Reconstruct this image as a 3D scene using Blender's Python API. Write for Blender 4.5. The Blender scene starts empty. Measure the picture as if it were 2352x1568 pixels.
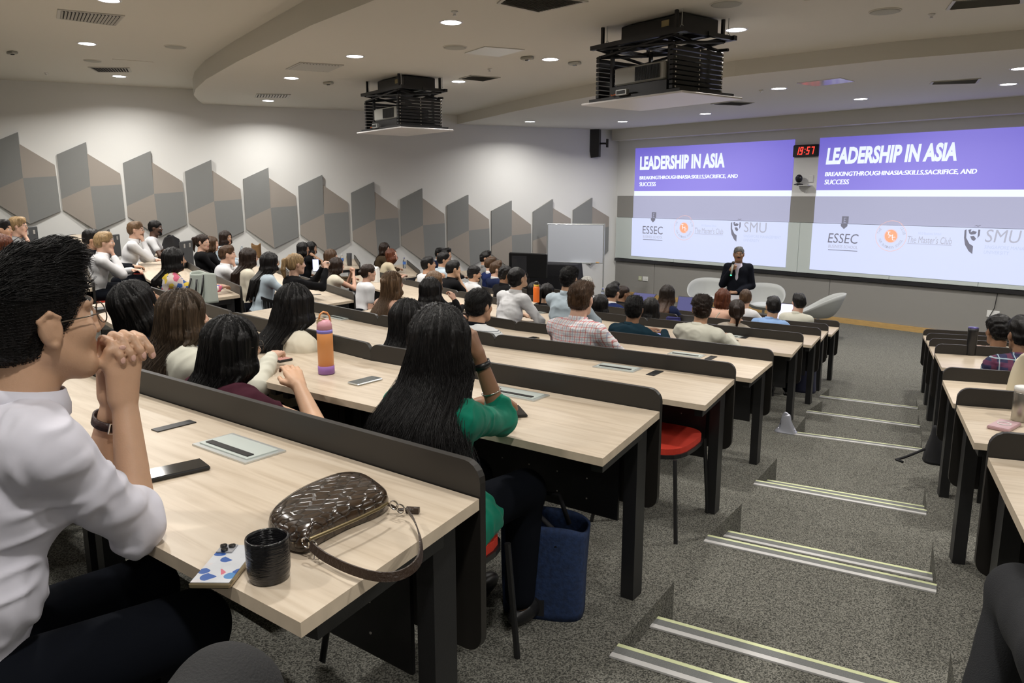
import bpy, bmesh, math, random
import numpy as np
from mathutils import Vector, Matrix
random.seed(7); rng=np.random.RandomState(7)
SC=bpy.context.scene; COL=SC.collection
# ---------------- camera, world, exposure, big lights ----------------
F=1769.8; HY=445.4; PITCH=math.atan((784-HY)/F); HEAD=math.radians(48.8); CZ=2.566
cd=bpy.data.cameras.new('camera'); cam=bpy.data.objects.new('camera',cd); COL.objects.link(cam)
cd.sensor_width=36; cd.lens=36*F/2352; cd.clip_start=.05; cd.clip_end=100
cam.location=(0,0,CZ); cam.rotation_euler=(math.pi/2-PITCH,0,HEAD); SC.camera=cam
wd=bpy.data.worlds.new('world'); SC.world=wd; wd.use_nodes=True
wd.node_tree.nodes['Background'].inputs[0].default_value=(1,.93,.8,1); wd.node_tree.nodes['Background'].inputs[1].default_value=.04
SC.view_settings.view_transform='Standard'; SC.view_settings.look='None'; SC.view_settings.gamma=1
SC.view_settings.exposure=0.74
try: SC.view_settings.use_curve_mapping=False
except Exception: pass
ZU,ZM,ZF=4.62,4.34,4.14      # heights of the three ceiling levels
LAMP_W=27; LAMP_C=(1,.965,.91)

def ray(u,v):
    a=(u-1176)/F; b=-(v-784)/F
    x,y,z=a, math.cos(PITCH)+b*math.sin(PITCH), -math.sin(PITCH)+b*math.cos(PITCH)
    c,s=math.cos(HEAD),math.sin(HEAD)
    return Vector((x*c-y*s, x*s+y*c, z))
def W(u,v,z):            # photo point at a known height
    r=ray(u,v); s=(z-CZ)/r.z; return Vector((r.x*s,r.y*s,z))
def D(u,v,d):            # photo point at a known forward distance
    r=ray(u,v); s=math.sin(HEAD); c=math.cos(HEAD); f=-r.x*s+r.y*c
    r=r*(d/f); return Vector((r.x,r.y,r.z+CZ))
# ---------------- materials ----------------
MATS={}
def nodes(name):
    m=bpy.data.materials.new(name); m.use_nodes=True
    return m,m.node_tree,m.node_tree.nodes['Principled BSDF']
def M(name,col=(.5,.5,.5),rough=.6,metal=0,noise=0,scale=30,bump=0,bscale=None,emit=None,es=0,spec=None,trans=0,ior=None,sheen=0,stretch=None,alpha=1):
    if name in MATS: return MATS[name]
    m,t,b=nodes(name)
    b.inputs['Base Color'].default_value=(*col,1); b.inputs['Roughness'].default_value=rough; b.inputs['Metallic'].default_value=metal
    if spec is not None: b.inputs['Specular IOR Level'].default_value=spec
    if trans: b.inputs['Transmission Weight'].default_value=trans
    if ior: b.inputs['IOR'].default_value=ior
    if sheen: b.inputs['Sheen Weight'].default_value=sheen
    if alpha<1: b.inputs['Alpha'].default_value=alpha
    if emit: b.inputs['Emission Color'].default_value=(*emit,1); b.inputs['Emission Strength'].default_value=es
    if noise or bump:
        tc=t.nodes.new('ShaderNodeTexCoord'); mp=t.nodes.new('ShaderNodeMapping'); t.links.new(tc.outputs['Object'],mp.inputs[0])
        if stretch: mp.inputs['Scale'].default_value=stretch
        n=t.nodes.new('ShaderNodeTexNoise'); n.inputs['Scale'].default_value=scale; n.inputs['Detail'].default_value=4; t.links.new(mp.outputs[0],n.inputs['Vector'])
        if noise:
            r=t.nodes.new('ShaderNodeValToRGB'); r.color_ramp.elements[0].position=.3; r.color_ramp.elements[1].position=.7
            r.color_ramp.elements[0].color=(*[c*(1-noise) for c in col],1); r.color_ramp.elements[1].color=(*[min(1,c*(1+noise)) for c in col],1)
            t.links.new(n.outputs[0],r.inputs[0]); t.links.new(r.outputs[0],b.inputs['Base Color'])
        if bump:
            n2=n
            if bscale: n2=t.nodes.new('ShaderNodeTexNoise'); n2.inputs['Scale'].default_value=bscale; n2.inputs['Detail'].default_value=3; t.links.new(mp.outputs[0],n2.inputs['Vector'])
            bp=t.nodes.new('ShaderNodeBump'); bp.inputs['Strength'].default_value=bump; bp.inputs['Distance'].default_value=.01
            t.links.new(n2.outputs[0],bp.inputs['Height']); t.links.new(bp.outputs[0],b.inputs['Normal'])
    MATS[name]=m; return m
def ramp(t,fac,els):
    r=t.nodes.new('ShaderNodeValToRGB'); e=r.color_ramp.elements
    while len(e)<len(els): e.new(.5)
    for x,(p,c) in zip(e,els): x.position=p; x.color=(*c,1)
    t.links.new(fac,r.inputs[0]); return r
def mapping(t,scale=(1,1,1),rot=(0,0,0),coord='Object'):
    tc=t.nodes.new('ShaderNodeTexCoord'); mp=t.nodes.new('ShaderNodeMapping'); t.links.new(tc.outputs[coord],mp.inputs[0])
    mp.inputs['Scale'].default_value=scale; mp.inputs['Rotation'].default_value=rot; return mp
def wood_mat():
    m,t,b=nodes('pale oak laminate'); mp=mapping(t,(1.1,14,14))
    n=t.nodes.new('ShaderNodeTexNoise'); n.inputs['Scale'].default_value=2.2; n.inputs['Detail'].default_value=7; n.inputs['Distortion'].default_value=.9
    t.links.new(mp.outputs[0],n.inputs['Vector'])
    r=ramp(t,n.outputs[0],[(.25,(.44,.355,.26)),(.5,(.56,.47,.365)),(.75,(.62,.535,.425))])
    mp2=mapping(t,(.5,3,3)); n2=t.nodes.new('ShaderNodeTexNoise'); n2.inputs['Scale'].default_value=1.3; t.links.new(mp2.outputs[0],n2.inputs['Vector'])
    mx=t.nodes.new('ShaderNodeMix'); mx.data_type='RGBA'; mx.blend_type='MULTIPLY'; mx.inputs[0].default_value=.3
    t.links.new(r.outputs[0],mx.inputs[6]); r2=ramp(t,n2.outputs[0],[(.35,(.78,.76,.74)),(.65,(1,1,1))]); t.links.new(r2.outputs[0],mx.inputs[7])
    t.links.new(mx.outputs[2],b.inputs['Base Color']); b.inputs['Roughness'].default_value=.33; b.inputs['Specular IOR Level'].default_value=.45
    return m
def carpet_mat():
    m,t,b=nodes('speckled loop carpet'); mp=mapping(t)
    v=t.nodes.new('ShaderNodeTexVoronoi'); v.inputs['Scale'].default_value=230; t.links.new(mp.outputs[0],v.inputs['Vector'])
    n=t.nodes.new('ShaderNodeTexNoise'); n.inputs['Scale'].default_value=150; n.inputs['Detail'].default_value=3; n.inputs['Roughness'].default_value=.7; t.links.new(mp.outputs[0],n.inputs['Vector'])
    mx=t.nodes.new('ShaderNodeMix'); mx.data_type='RGBA'; mx.inputs[0].default_value=.45
    t.links.new(n.outputs[0],mx.inputs[6]); t.links.new(v.outputs['Color'],mx.inputs[7])
    bw=t.nodes.new('ShaderNodeRGBToBW'); t.links.new(mx.outputs[2],bw.inputs[0])
    r=ramp(t,bw.outputs[0],[(.36,(.045,.045,.04)),(.48,(.110,.107,.093)),(.60,(.215,.21,.183))])
    t.links.new(r.outputs[0],b.inputs['Base Color']); b.inputs['Roughness'].default_value=.95; b.inputs['Specular IOR Level'].default_value=.1
    bp=t.nodes.new('ShaderNodeBump'); bp.inputs['Strength'].default_value=.7; bp.inputs['Distance'].default_value=.006; t.links.new(bw.outputs[0],bp.inputs['Height']); t.links.new(bp.outputs[0],b.inputs['Normal'])
    return m
WOOD=wood_mat(); CARPET=carpet_mat()
WALL=M('warm white painted wall',(.74,.74,.72),.8,bump=.05,scale=200)
CEIL=M('white ceiling paint',(.66,.64,.58),.85)
BLACK=M('black powder coated steel',(.012,.012,.013),.42,bump=.08,scale=400)
LIP=M('dark bronze panel laminate',(.016,.014,.012),.45)
BLK2=M('black plastic',(.01,.01,.011),.35)
ALU=M('brushed aluminium',(.62,.64,.63),.32,.7)
CHROME=M('polished metal',(.75,.73,.7),.15,1)
WHITEP=M('white plastic',(.72,.72,.70),.4)
RED=M('red seat fabric',(.52,.03,.012),.8,bump=.2,scale=300)
# ---------------- mesh helpers ----------------
class MB:
    def __init__(s): s.v=[]; s.f=[]; s.m=[]
    def add(s,vs,fs,mi=0,X=None):
        o=len(s.v); s.v+= [tuple((X@Vector(p)) if X else p) for p in vs]; s.f+=[tuple(i+o for i in f) for f in fs]; s.m+=[mi]*len(fs); return s
    def box(s,c,d,mi=0,rz=0,X=None,bev=0):
        x,y,z=[k/2 for k in d]; R=Matrix.Translation(c)@Matrix.Rotation(rz,4,'Z')
        if X: R=X@R
        if bev<=0:
            vs=[(i*x,j*y,k*z) for i in(-1,1) for j in(-1,1) for k in(-1,1)]
            return s.add(vs,[(0,1,3,2),(4,6,7,5),(0,4,5,1),(2,3,7,6),(0,2,6,4),(1,5,7,3)],mi,R)
        b=bev; vs=[];ring=[(-x+b,-y),(x-b,-y),(x,-y+b),(x,y-b),(x-b,y),(-x+b,y),(-x,y-b),(-x,-y+b)]
        inn=[(p[0]*(1-b/x),p[1]*(1-b/y)) for p in ring]
        for zz,rg in((-z,inn),(-z+b,ring),(z-b,ring),(z,inn)): vs+=[(p[0],p[1],zz) for p in rg]
        fs=[tuple(range(7,-1,-1)),tuple(range(24,32))]
        for l in range(3):
            for i in range(8): fs.append((l*8+i,l*8+(i+1)%8,l*8+8+(i+1)%8,l*8+8+i))
        return s.add(vs,fs,mi,R)
    def prism(s,poly,z0,z1,mi=0,X=None):
        n=len(poly); vs=[(p[0],p[1],z0) for p in poly]+[(p[0],p[1],z1) for p in poly]
        a=sum(poly[i][0]*poly[(i+1)%n][1]-poly[(i+1)%n][0]*poly[i][1] for i in range(n))
        fs=[tuple(range(n-1,-1,-1)),tuple(range(n,2*n))]+[(i,(i+1)%n,n+(i+1)%n,n+i) for i in range(n)]
        if a<0: fs=[tuple(reversed(f)) for f in fs]
        return s.add(vs,fs,mi,X)
    def tube(s,pts,r,mi=0,n=8,cap=True,X=None):
        pts=[Vector(p) for p in pts]; k=len(pts); rs=r if hasattr(r,'__len__') else [r]*k; vs=[];fs=[]; up=None
        for i,p in enumerate(pts):
            t=(pts[min(i+1,k-1)]-pts[max(i-1,0)]); t=t.normalized() if t.length>1e-9 else Vector((0,0,1))
            if up is None: up=t.orthogonal().normalized()
            else:
                up=up-t*up.dot(t); up=up.normalized() if up.length>1e-6 else t.orthogonal().normalized()
            q=t.cross(up)
            for j in range(n):
                a=2*math.pi*j/n; vs.append(tuple(p+(up*math.cos(a)+q*math.sin(a))*rs[i]))
        for i in range(k-1):
            for j in range(n): fs.append((i*n+j,i*n+(j+1)%n,(i+1)*n+(j+1)%n,(i+1)*n+j))
        if cap: fs.append(tuple(range(n-1,-1,-1))); fs.append(tuple(range((k-1)*n,k*n)))
        return s.add(vs,fs,mi,X)
    def lathe(s,prof,mi=0,n=24,X=None,cap=True):
        vs=[];k=len(prof)
        for r,z in prof:
            for j in range(n): a=2*math.pi*j/n; vs.append((r*math.cos(a),r*math.sin(a),z))
        fs=[(i*n+j,i*n+(j+1)%n,(i+1)*n+(j+1)%n,(i+1)*n+j) for i in range(k-1) for j in range(n)]
        if cap: fs.append(tuple(range(n-1,-1,-1))); fs.append(tuple(range((k-1)*n,k*n)))
        return s.add(vs,fs,mi,X)
    def ell(s,c,r,mi=0,n=12,X=None):
        R=Matrix.Translation(c)@Matrix.Diagonal((*r,1)); 
        if X: R=X@R
        prof=[(math.sin(math.pi*i/n),-math.cos(math.pi*i/n)) for i in range(n+1)]; prof[0]=(.01,-1); prof[-1]=(.01,1)
        return s.lathe(prof,mi,n*2,R)
    def grid(s,P,mi=0,closeu=False):   # P[i][j] points
        a=len(P);b=len(P[0]); vs=[tuple(p) for r in P for p in r]
        fs=[(i*b+j,i*b+(j+1)%b,((i+1)%a)*b+(j+1)%b,((i+1)%a)*b+j) for i in range(a-1) for j in range(b if closeu else b-1)]
        return s.add(vs,fs,mi)
    def build(s,name,mats,parent=None,smooth=False,loc=None,rz=0):
        me=bpy.data.meshes.new(name); me.from_pydata(s.v,[],s.f)
        for m in (mats if isinstance(mats,(list,tuple)) else [mats]): me.materials.append(m)
        if len(me.materials)>1: me.polygons.foreach_set('material_index',s.m)
        if smooth: me.polygons.foreach_set('use_smooth',[True]*len(me.polygons))
        me.update(); o=bpy.data.objects.new(name,me); COL.objects.link(o)
        if parent: o.parent=parent
        if loc: o.location=loc; o.rotation_euler=(0,0,rz)
        return o
def smooth_by_angle(o,deg=35):
    me=o.data; me.polygons.foreach_set('use_smooth',[True]*len(me.polygons))
    try: me.set_sharp_from_angle(angle=math.radians(deg))
    except Exception: pass
    return o
def tag(o,label,cat=None,group=None,kind=None):
    if label: o['label']=label
    if cat: o['category']=cat
    if group: o['group']=group
    if kind: o['kind']=kind
    return o
def empty(name,loc,rz=0,label=None,cat=None,group=None):
    o=bpy.data.objects.new(name,None); COL.objects.link(o); o.location=loc; o.rotation_euler=(0,0,rz); o.empty_display_size=.1
    return tag(o,label,cat,group)
def struct(o,label=None):
    o['kind']='structure'
    if label: o['label']=label
    return o
def copy_tree(o,parent=None):
    c=o.copy(); COL.objects.link(c); c.parent=parent
    for ch in o.children: copy_tree(ch,c)
    return c
# ---------------- room ----------------
WD=Vector((.2957,.9553,0)); WN=Vector((.9553,-.2957,0)); C0=Vector((-13.34,15.24,0)); TH=.74
LEV=dict(A=1.121,B=.994,C=.834,D=.647,E=.453,F=.31,G=.157,H=0.)
def wt(t,z,off=0): p=C0+WD*t+WN*off; return Vector((p.x,p.y,z))
LWB=wt(-24,0)
b=MB(); b.prism([tuple(wt(.3,0)[:2]),tuple(LWB[:2]),tuple(wt(-24,0,-.2)[:2]),tuple(wt(.3,0,-.2)[:2])],0,4.9); struct(b.build('wall_left',WALL))
b=MB(); b.box((-3.5,15.39,2.45),(20.6,.3,4.9)); struct(b.build('wall_front',WALL))
b=MB(); b.box((6.6,4.5,2.45),(.2,22,4.9)); struct(b.build('wall_right',WALL))
b=MB(); b.box((-7,-6.4,2.45),(28,.2,4.9)); struct(b.build('wall_back',WALL))
b=MB(); b.box((-7,4.5,ZU+.15),(28,22,.3)); struct(b.build('ceiling',CEIL))
# curved lowered ceilings
c1=[(-16.6,6.0),(-16.25,5.95),(-15.6,5.62),(-14.9,5.3),(-14.0,5.02),(-12.73,4.74),(-10.83,4.46),(-8.0,4.14),(-5,4.0),(-2,4.1),(1,4.5),(6.7,6.2)]
b=MB(); b.prism(c1+[(6.7,15.4),(-13.5,15.4),(-14.2,13.4)],ZM,ZU+.02); struct(b.build('ceiling',CEIL),'middle ceiling level with a curved edge')
c2=[(-15.1,11.3),(-14.55,11.1),(-13.3,10.75),(-11.8,10.3),(-10.4,9.95),(-9.1,9.68),(-7.6,9.5),(-6.26,9.5),(-4.34,9.75),(-3.0,10.15),(0,11.2),(6.7,14)]
b=MB(); b.prism(c2+[(6.7,15.4),(-13.6,15.4)],ZF,ZM+.02); struct(b.build('ceiling',CEIL),'lowest ceiling level in front of the screens')
b=MB(); b.box((-3.4,15.10,4.01),(19.8,.29,.27)); struct(b.build('trim_1',CEIL),'white bulkhead above the projection wall')
FAB=M('grey woven wall fabric',(.27,.262,.245),.9,bump=.25,scale=500,noise=.06)
FAB2=M('taupe woven wall fabric',(.34,.305,.27),.9,bump=.25,scale=500,noise=.06)
FAB3=M('slate woven fabric',(.235,.24,.235),.9,bump=.25,scale=500,noise=.08)
def strip(name,x0,x1,z0,z1,th,m,label=None):
    b=MB(); b.box(((x0+x1)/2,15.24-th/2,(z0+z1)/2),(x1-x0,th,z1-z0),bev=.004); o=b.build(name,m); return struct(o,label)
for i,(x0,x1) in enumerate(((-13.30,-9.0),(-8.99,-4.6),(-4.59,0),(.01,5))): strip('trim_%d'%(2+i),x0,x1,1.985,2.52,.02,FAB,'grey fabric band across the projection wall')
xs=[-13.30,-12.02,-7.52,-3.2,1,5]
for i in range(5): strip('trim_%d'%(6+i),xs[i],xs[i+1]-.008,.10,.86,.03,FAB,'grey fabric panel low on the projection wall')
BASEW=M('oak skirting board',(.50,.32,.12),.5,noise=.12,scale=8,stretch=(1,12,12))
b=MB(); b.box((-3.6,15.20,.05),(19.4,.05,.10)); struct(b.build('baseboard_front',BASEW))
DARKR=M('dark anodised rail',(.08,.08,.085),.3,.8)
# glass writing boards along the wall
GLASS=M('white back painted glass board',(.60,.66,.64),.12,spec=.6)
gx=[-13.30,-11.45,-9.9,-8.25,-6.35,-4.8,-3.1,-1.4]
for i in range(7):
    t=empty('glass_board',(gx[i],15.24,.95),0,['glass board panel beside the left corner of the front wall','glass board panel behind the round seal of the left slide','glass board panel behind the standing speaker','glass board panel behind the gap between both slides','glass board panel behind the round seal of the right slide','glass board panel under the right slide beyond its round seal','glass board panel at the right edge of the photo'][i],'whiteboard','glass boards under the slides')
    w=gx[i+1]-gx[i]
    b=MB(); b.box((w/2,-.035,.515),(w-.006,.03,1.03),bev=.004); b.build('glass_panel',GLASS,t)
    b=MB(); b.box((w/2,-.045,-.045),(w,.05,.07)); b.build('lower_rail',DARKR,t)
    b=MB(); b.box((w-.06,-.03,-.045),(.07,.06,.09)); b.build('bracket',BLK2,t)
# ---------------- projected slides ----------------
def EM(name,col,s=1,base=.35,grad=None):
    if name in MATS: return MATS[name]
    m,t,bs=nodes(name); bs.inputs['Base Color'].default_value=(*[c*base for c in col],1); bs.inputs['Roughness'].default_value=.8
    bs.inputs['Emission Strength'].default_value=s*(.60 if name.startswith('projected') else 1); bs.inputs['Emission Color'].default_value=(*col,1)
    if grad:
        mp=mapping(t,(.16,.3,.3)); n=t.nodes.new('ShaderNodeTexNoise'); n.inputs['Scale'].default_value=1.6; n.inputs['Detail'].default_value=0; t.links.new(mp.outputs[0],n.inputs['Vector'])
        r=ramp(t,n.outputs[0],[(.3,grad),(.7,col)]); t.links.new(r.outputs[0],bs.inputs['Emission Color'])
    MATS[name]=m; return m
PURP=EM('projected violet',(.36,.31,.90),.82,.22,grad=(.17,.14,.68)); PWH=EM('projected white',(.78,.84,1),.95); PBD=EM('projected pale light on board',(.66,.72,.98),.82)
PBAND=EM('projected light on grey fabric',(.44,.45,.62),.78); PTX=EM('projected white lettering',(.80,.87,1),.98)
PGR=EM('projected grey print',(.20,.20,.26),.75); PLG=EM('projected light grey print',(.46,.47,.58),.8); POR=EM('projected orange',(.95,.42,.25),.85); PLT=EM('projected faint print',(.55,.62,.85),.8)
PRD=EM('projected faint red',(.9,.55,.5),.8)
def text_mesh(name,s,x0,x1,z0,z1,y,m,parent,thick=0,shear=0,rot=None):
    cu=bpy.data.curves.new(name,'FONT'); cu.body=s; cu.size=1; cu.offset=thick; cu.shear=shear; cu.resolution_u=3
    o=bpy.data.objects.new(name+'_tmp',cu); COL.objects.link(o); bpy.context.view_layer.update()
    dg=bpy.context.evaluated_depsgraph_get(); me=bpy.data.meshes.new_from_object(o.evaluated_get(dg)); bpy.data.objects.remove(o); bpy.data.curves.remove(cu)
    n=len(me.vertices); a=np.empty(n*3,'f'); me.vertices.foreach_get('co',a); a=a.reshape(-1,3)
    lo=a.min(0); hi=a.max(0); sx=(x1-x0)/(hi[0]-lo[0]); sz=(z1-z0)/(hi[1]-lo[1])
    q=np.zeros_like(a); q[:,0]=x0+(a[:,0]-lo[0])*sx; q[:,2]=z0+(a[:,1]-lo[1])*sz; q[:,1]=y
    if rot: 
        cx_,cz_,an=rot; dx=q[:,0]-(x0+x1)/2; dz=q[:,2]-(z0+z1)/2; q[:,0]=cx_+dx*math.cos(an)-dz*math.sin(an); q[:,2]=cz_+dx*math.sin(an)+dz*math.cos(an)
    me.vertices.foreach_set('co',q.ravel()); me.materials.clear(); me.materials.append(m); me.update(); me.name=name
    ob=bpy.data.objects.new(name,me); COL.objects.link(ob); ob.parent=parent; return ob
def slide(X0,label,sh):
    t=empty('projected_slide',(X0,15.24,1.03),0,label,'projected slide','the two projected slides')
    L=lambda x:x+12.76; Zo=lambda z:z-1.03
    def rect(name,x0,x1,z0,z1,y,m): b=MB(); b.box(((x0+x1)/2,y,(z0+z1)/2),(x1-x0,.003,z1-z0)); return b.build(name,m,t)
    rect('title_field',0,4.25,Zo(2.64),Zo(3.675),-.004,PURP); rect('white_band',0,4.25,Zo(2.52),Zo(2.64),-.004,PWH)
    rect('light_on_fabric',0,4.25,Zo(1.985),Zo(2.52),-.024,PBAND); rect('light_on_board',0,4.25,0,Zo(1.98),-.054,PBD)
    yt=-.0075; yb=-.0275; yg=-.0575
    def T(name,s,x0,x1,z0,z1,y,m,thick=0): return text_mesh(name,s,L(x0),L(x1),Zo(z0),Zo(z1),y,m,t,thick,sh)
    T('title','LEADERSHIP IN ASIA',-12.60,-10.17,3.145,3.475,yt,PTX,.045)
    T('subtitle','BREAKINGTHROUGHINASIA:SKILLS,SACRIFICE, AND',-12.60,-9.83,2.905,3.0,yt,PTX,0); [T('subtitle',x_,-12.60+e_,r_+e_,a_,a_+.095,yt,PTX,0) for e_ in (.006,.011) for x_,r_,a_ in (('BREAKINGTHROUGHINASIA:SKILLS,SACRIFICE, AND',-9.83,2.905),('SUCCESS',-12.10,2.755))]; T('subtitle','SUCCESS',-12.60,-12.10,2.755,2.85,yt,PTX,0)
    # school crest
    b=MB(); b.add([(L(-12.165),yb,Zo(2.13)),(L(-12.03),yb,Zo(2.13)),(L(-12.03),yb,Zo(1.99)),(L(-12.165),yb,Zo(1.99))],[(3,2,1,0)],0)
    b.add([(L(-12.165),yg,Zo(1.98)),(L(-12.03),yg,Zo(1.98)),(L(-12.03),yg,Zo(1.94)),(L(-12.097),yg,Zo(1.88)),(L(-12.165),yg,Zo(1.94))],[(4,3,2,1,0)],0)
    for (xa,xb,za,zb) in ((-12.125,-12.115,2.0,2.10),(-12.125,-12.075,2.09,2.10),(-12.125,-12.085,2.045,2.055),(-12.125,-12.075,2.0,2.01)): b.add([(L(xa),yb-.002,Zo(za)),(L(xb),yb-.002,Zo(za)),(L(xb),yb-.002,Zo(zb)),(L(xa),yb-.002,Zo(zb))],[(0,1,2,3)],1)
    b.build('crest',[PGR,PBAND],t)
    T('school_name','ESSEC',-12.41,-11.79,1.60,1.79,yg,PGR); T('school_line','BUSINESS SCHOOL',-12.39,-11.79,1.50,1.56,yg,PLG)
    rect('underline',L(-12.39),L(-11.79),Zo(1.452),Zo(1.464),yg,PGR)
    # round club seal
    cx,cz,R=-11.17,1.78,.29
    def ring(name,r0,r1,m,n=48):
        b=MB()
        for i in range(n):
            a0,a1=2*math.pi*i/n,2*math.pi*(i+1)/n; ps=[]
            for r,a in((r0,a0),(r1,a0),(r1,a1),(r0,a1)):
                z=cz+r*math.sin(a); ps.append((L(cx+r*math.cos(a)),(yg if z<1.982 else yb-.002),Zo(z)))
            if len({p[1] for p in ps})>1: ps=[(p[0],yg,p[2]) for p in ps]
            b.add(ps,[(0,1,2,3)])
        return b.build(name,m,t)
    ring('seal_ring',R-.008,R,PRD); ring('seal_ring',.125,.131,PRD); ring('seal_disc',0,.118,POR)
    T('seal_initials','T',-11.245,-11.185,1.79,1.86,yg-.003,PTX); T('seal_initials','M',-11.21,-11.13,1.745,1.81,yg-.003,PTX); T('seal_initials','C',-11.145,-11.085,1.70,1.765,yg-.003,PTX)
    s="THE MASTER'S CLUB"
    for i,ch in enumerate(s):
        if ch==' ': continue
        a=math.radians(168-156*i/(len(s)-1)); x=cx+.245*math.cos(a); z=cz+.245*math.sin(a); w=.03 if ch!="'" else .008
        text_mesh('seal_letter',ch,L(x)-w/2,L(x)+w/2,Zo(z)-.025,Zo(z)+.025,(yg if z<1.955 else yb-.002),PLG,t,rot=(L(x),Zo(z),a-math.pi/2))
    s="NUS BUSINESS SCHOOL"
    for i,ch in enumerate(s):
        if ch==' ': continue
        a=math.radians(200+140*i/(len(s)-1)); x=cx+.215*math.cos(a); z=cz+.215*math.sin(a)
        text_mesh('seal_letter',ch,L(x)-.014,L(x)+.014,Zo(z)-.022,Zo(z)+.022,yg,PLG,t,rot=(L(x),Zo(z),a+math.pi/2))
    T('club_line','NUS Business School',-10.68,-10.28,1.83,1.875,yg,PLT); T('club_name',"The Master's Club",-10.86,-10.09,1.67,1.80,yg,PLG); rect('underline',L(-10.86),L(-10.09),Zo(1.652),Zo(1.66),yg,PLG)
    # lion emblem
    b=MB(); P=lambda pts:b.add([(L(x),yg-.001*k,Zo(z)) for k,(x,z) in zip([0]*20,pts)],[tuple(range(len(pts)))])
    P([(-9.90,1.93),(-9.87,1.95),(-9.86,1.80),(-9.80,1.70),(-9.735,1.66),(-9.735,1.52),(-9.80,1.57),(-9.87,1.68),(-9.895,1.80)])
    P([(-9.84,1.94),(-9.79,1.955),(-9.80,1.90),(-9.76,1.93),(-9.70,1.91),(-9.72,1.87),(-9.79,1.86),(-9.82,1.88)]); P([(-9.80,1.83),(-9.74,1.84),(-9.70,1.79),(-9.73,1.75),(-9.77,1.77)])
    P([(-9.68,1.95),(-9.65,1.95),(-9.65,1.85),(-9.68,1.80)]); b.build('lion_emblem',PGR,t)
    b=MB(); b.add([(L(x),yb,Zo(z)) for x,z in ((-9.76,2.005),(-9.73,2.025),(-9.70,2.015),(-9.66,2.03),(-9.66,2.018),(-9.70,2.003),(-9.73,2.012))],[(0,1,2,3,4,5,6)]); b.build('emblem_crown',PGR,t)
    T('university_name','SMU',-9.56,-9.01,1.74,1.96,yg,PLG); T('university_line','SINGAPORE MANAGEMENT',-9.555,-8.66,1.625,1.685,yg,PLT); T('university_line','UNIVERSITY',-9.555,-9.16,1.535,1.595,yg,PLT)
    return t
slide(-12.76,'left projected slide reading LEADERSHIP IN ASIA, beside the black wall speaker',0)
slide(-7.97,'right projected slide reading LEADERSHIP IN ASIA, cut off by the photo edge',.12)
# clock
t=empty('wall_clock',(-8.24,15.24,3.435),0,'black digital wall clock with red digits between the slides','clock')
b=MB(); b.box((0,-.03,0),(.55,.06,.24),bev=.012); b.build('housing',BLK2,t)
RD=EM('red display digits',(1,.03,.02),2.2,.1); b=MB()
SEG={'1':'bc','9':'abcdfg','5':'acdfg','7':'abc'}
for ch,x0 in (('1',-.20),('9',-.115),('5',.03),('7',.125)):
    w,h=.062,.075
    def sg(xa,xb,za,zb):
        sk=.18; b.add([(x0+xa+sk*za,-.0625,za),(x0+xb+sk*za,-.0625,za),(x0+xb+sk*zb,-.0625,zb),(x0+xa+sk*zb,-.0625,zb)],[(0,1,2,3)])
    s=SEG[ch]; k=.017
    if 'a' in s: sg(0,w,h-k,h)
    if 'g' in s: sg(0,w,-k/2,k/2)
    if 'd' in s: sg(0,w,-h,-h+k)
    if 'f' in s: sg(0,k,0,h)
    if 'b' in s: sg(w-k,w,0,h)
    if 'c' in s: sg(w-k,w,-h,0)
    if 'e' in s: sg(0,k,-h,0)
b.box((-.005,-.0625,.03),(.014,.002,.014)); b.box((-.012,-.0625,-.03),(.014,.002,.014)); b.build('digits',RD,t)
# conference camera on shelf
t=empty('wall_shelf',(-8.19,15.24,2.74),0,'small white bracket shelf under the camera','shelf')
b=MB(); b.box((0,-.09,0),(.24,.18,.012)); b.add([(-.11,-.003,-.006),(.11,-.003,-.006),(0,-.003,-.15),(-.11,-.02,-.006),(.11,-.02,-.006),(0,-.02,-.15)],[(0,1,2),(5,4,3),(0,3,4,1),(1,4,5,2),(2,5,3,0)]); b.build('shelf_board',WHITEP,t)
t=empty('conference_camera',(-8.31,15.13,2.746),0,'black round conference camera on the small wall shelf','camera')
b=MB(); b.lathe([(.09,0),(.095,.015),(.06,.03),(.03,.04)],n=20); b.build('base',BLK2,t,True)
b=MB(); b.ell((0,0,.13),(.075,.06,.085)); b.build('camera_head',BLK2,t,True)
b=MB(); b.tube([(0,-.055,.14),(0,-.085,.14)],.032,n=16); b.build('lens',M('lens glass',(.02,.02,.03),.05),t,True)
b=MB(); b.box((-8.10,15.23,2.87),(.10,.02,.14),bev=.004); tag(b.build('wall_plate',WHITEP),'pale plate on the wall right of the conference camera','wall plate')
def plate(x,z,w,h,m,label,y=15.21):
    t=empty('wall_socket',(x,y,z),0,label,'socket'); b=MB(); b.box((0,-.006,0),(w,.012,h),bev=.003); b.build('face_plate',m,t)
    b=MB(); b.box((-w*.22,-.014,0),(w*.16,.005,h*.3)); b.box((w*.22,-.014,0),(w*.16,.005,h*.3)); b.build('rocker',WHITEP,t)
def FW(u,v,y=15.2): r=ray(u,v); s=y/r.y; return r.x*s,r.z*s+CZ
for (u,v,w,h,m,l) in ((1470,639,.10,.11,M('greenish plastic',(.5,.53,.35),.4),'small greenish wall socket left of the white one, beyond the audience'),(1482,640,.17,.11,WHITEP,'white double wall socket beside the greenish one'),(1723,665,.09,.12,WHITEP,'white wall socket right behind the standing speaker'),(2281,721,.20,.12,WHITEP,'white wall socket above the curly-haired man at the right')):
    x,z=FW(u,v); plate(x,z,w,h,m,l)
b=MB(); b.tube([(-4.48,15.195,.86),(-4.5,15.19,.6),(-4.56,15.19,.45),(-4.55,15.19,.1)],.006); tag(b.build('cable',BLK2),'thin dark cable hanging down the grey wall fabric at the right','cable')
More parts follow.
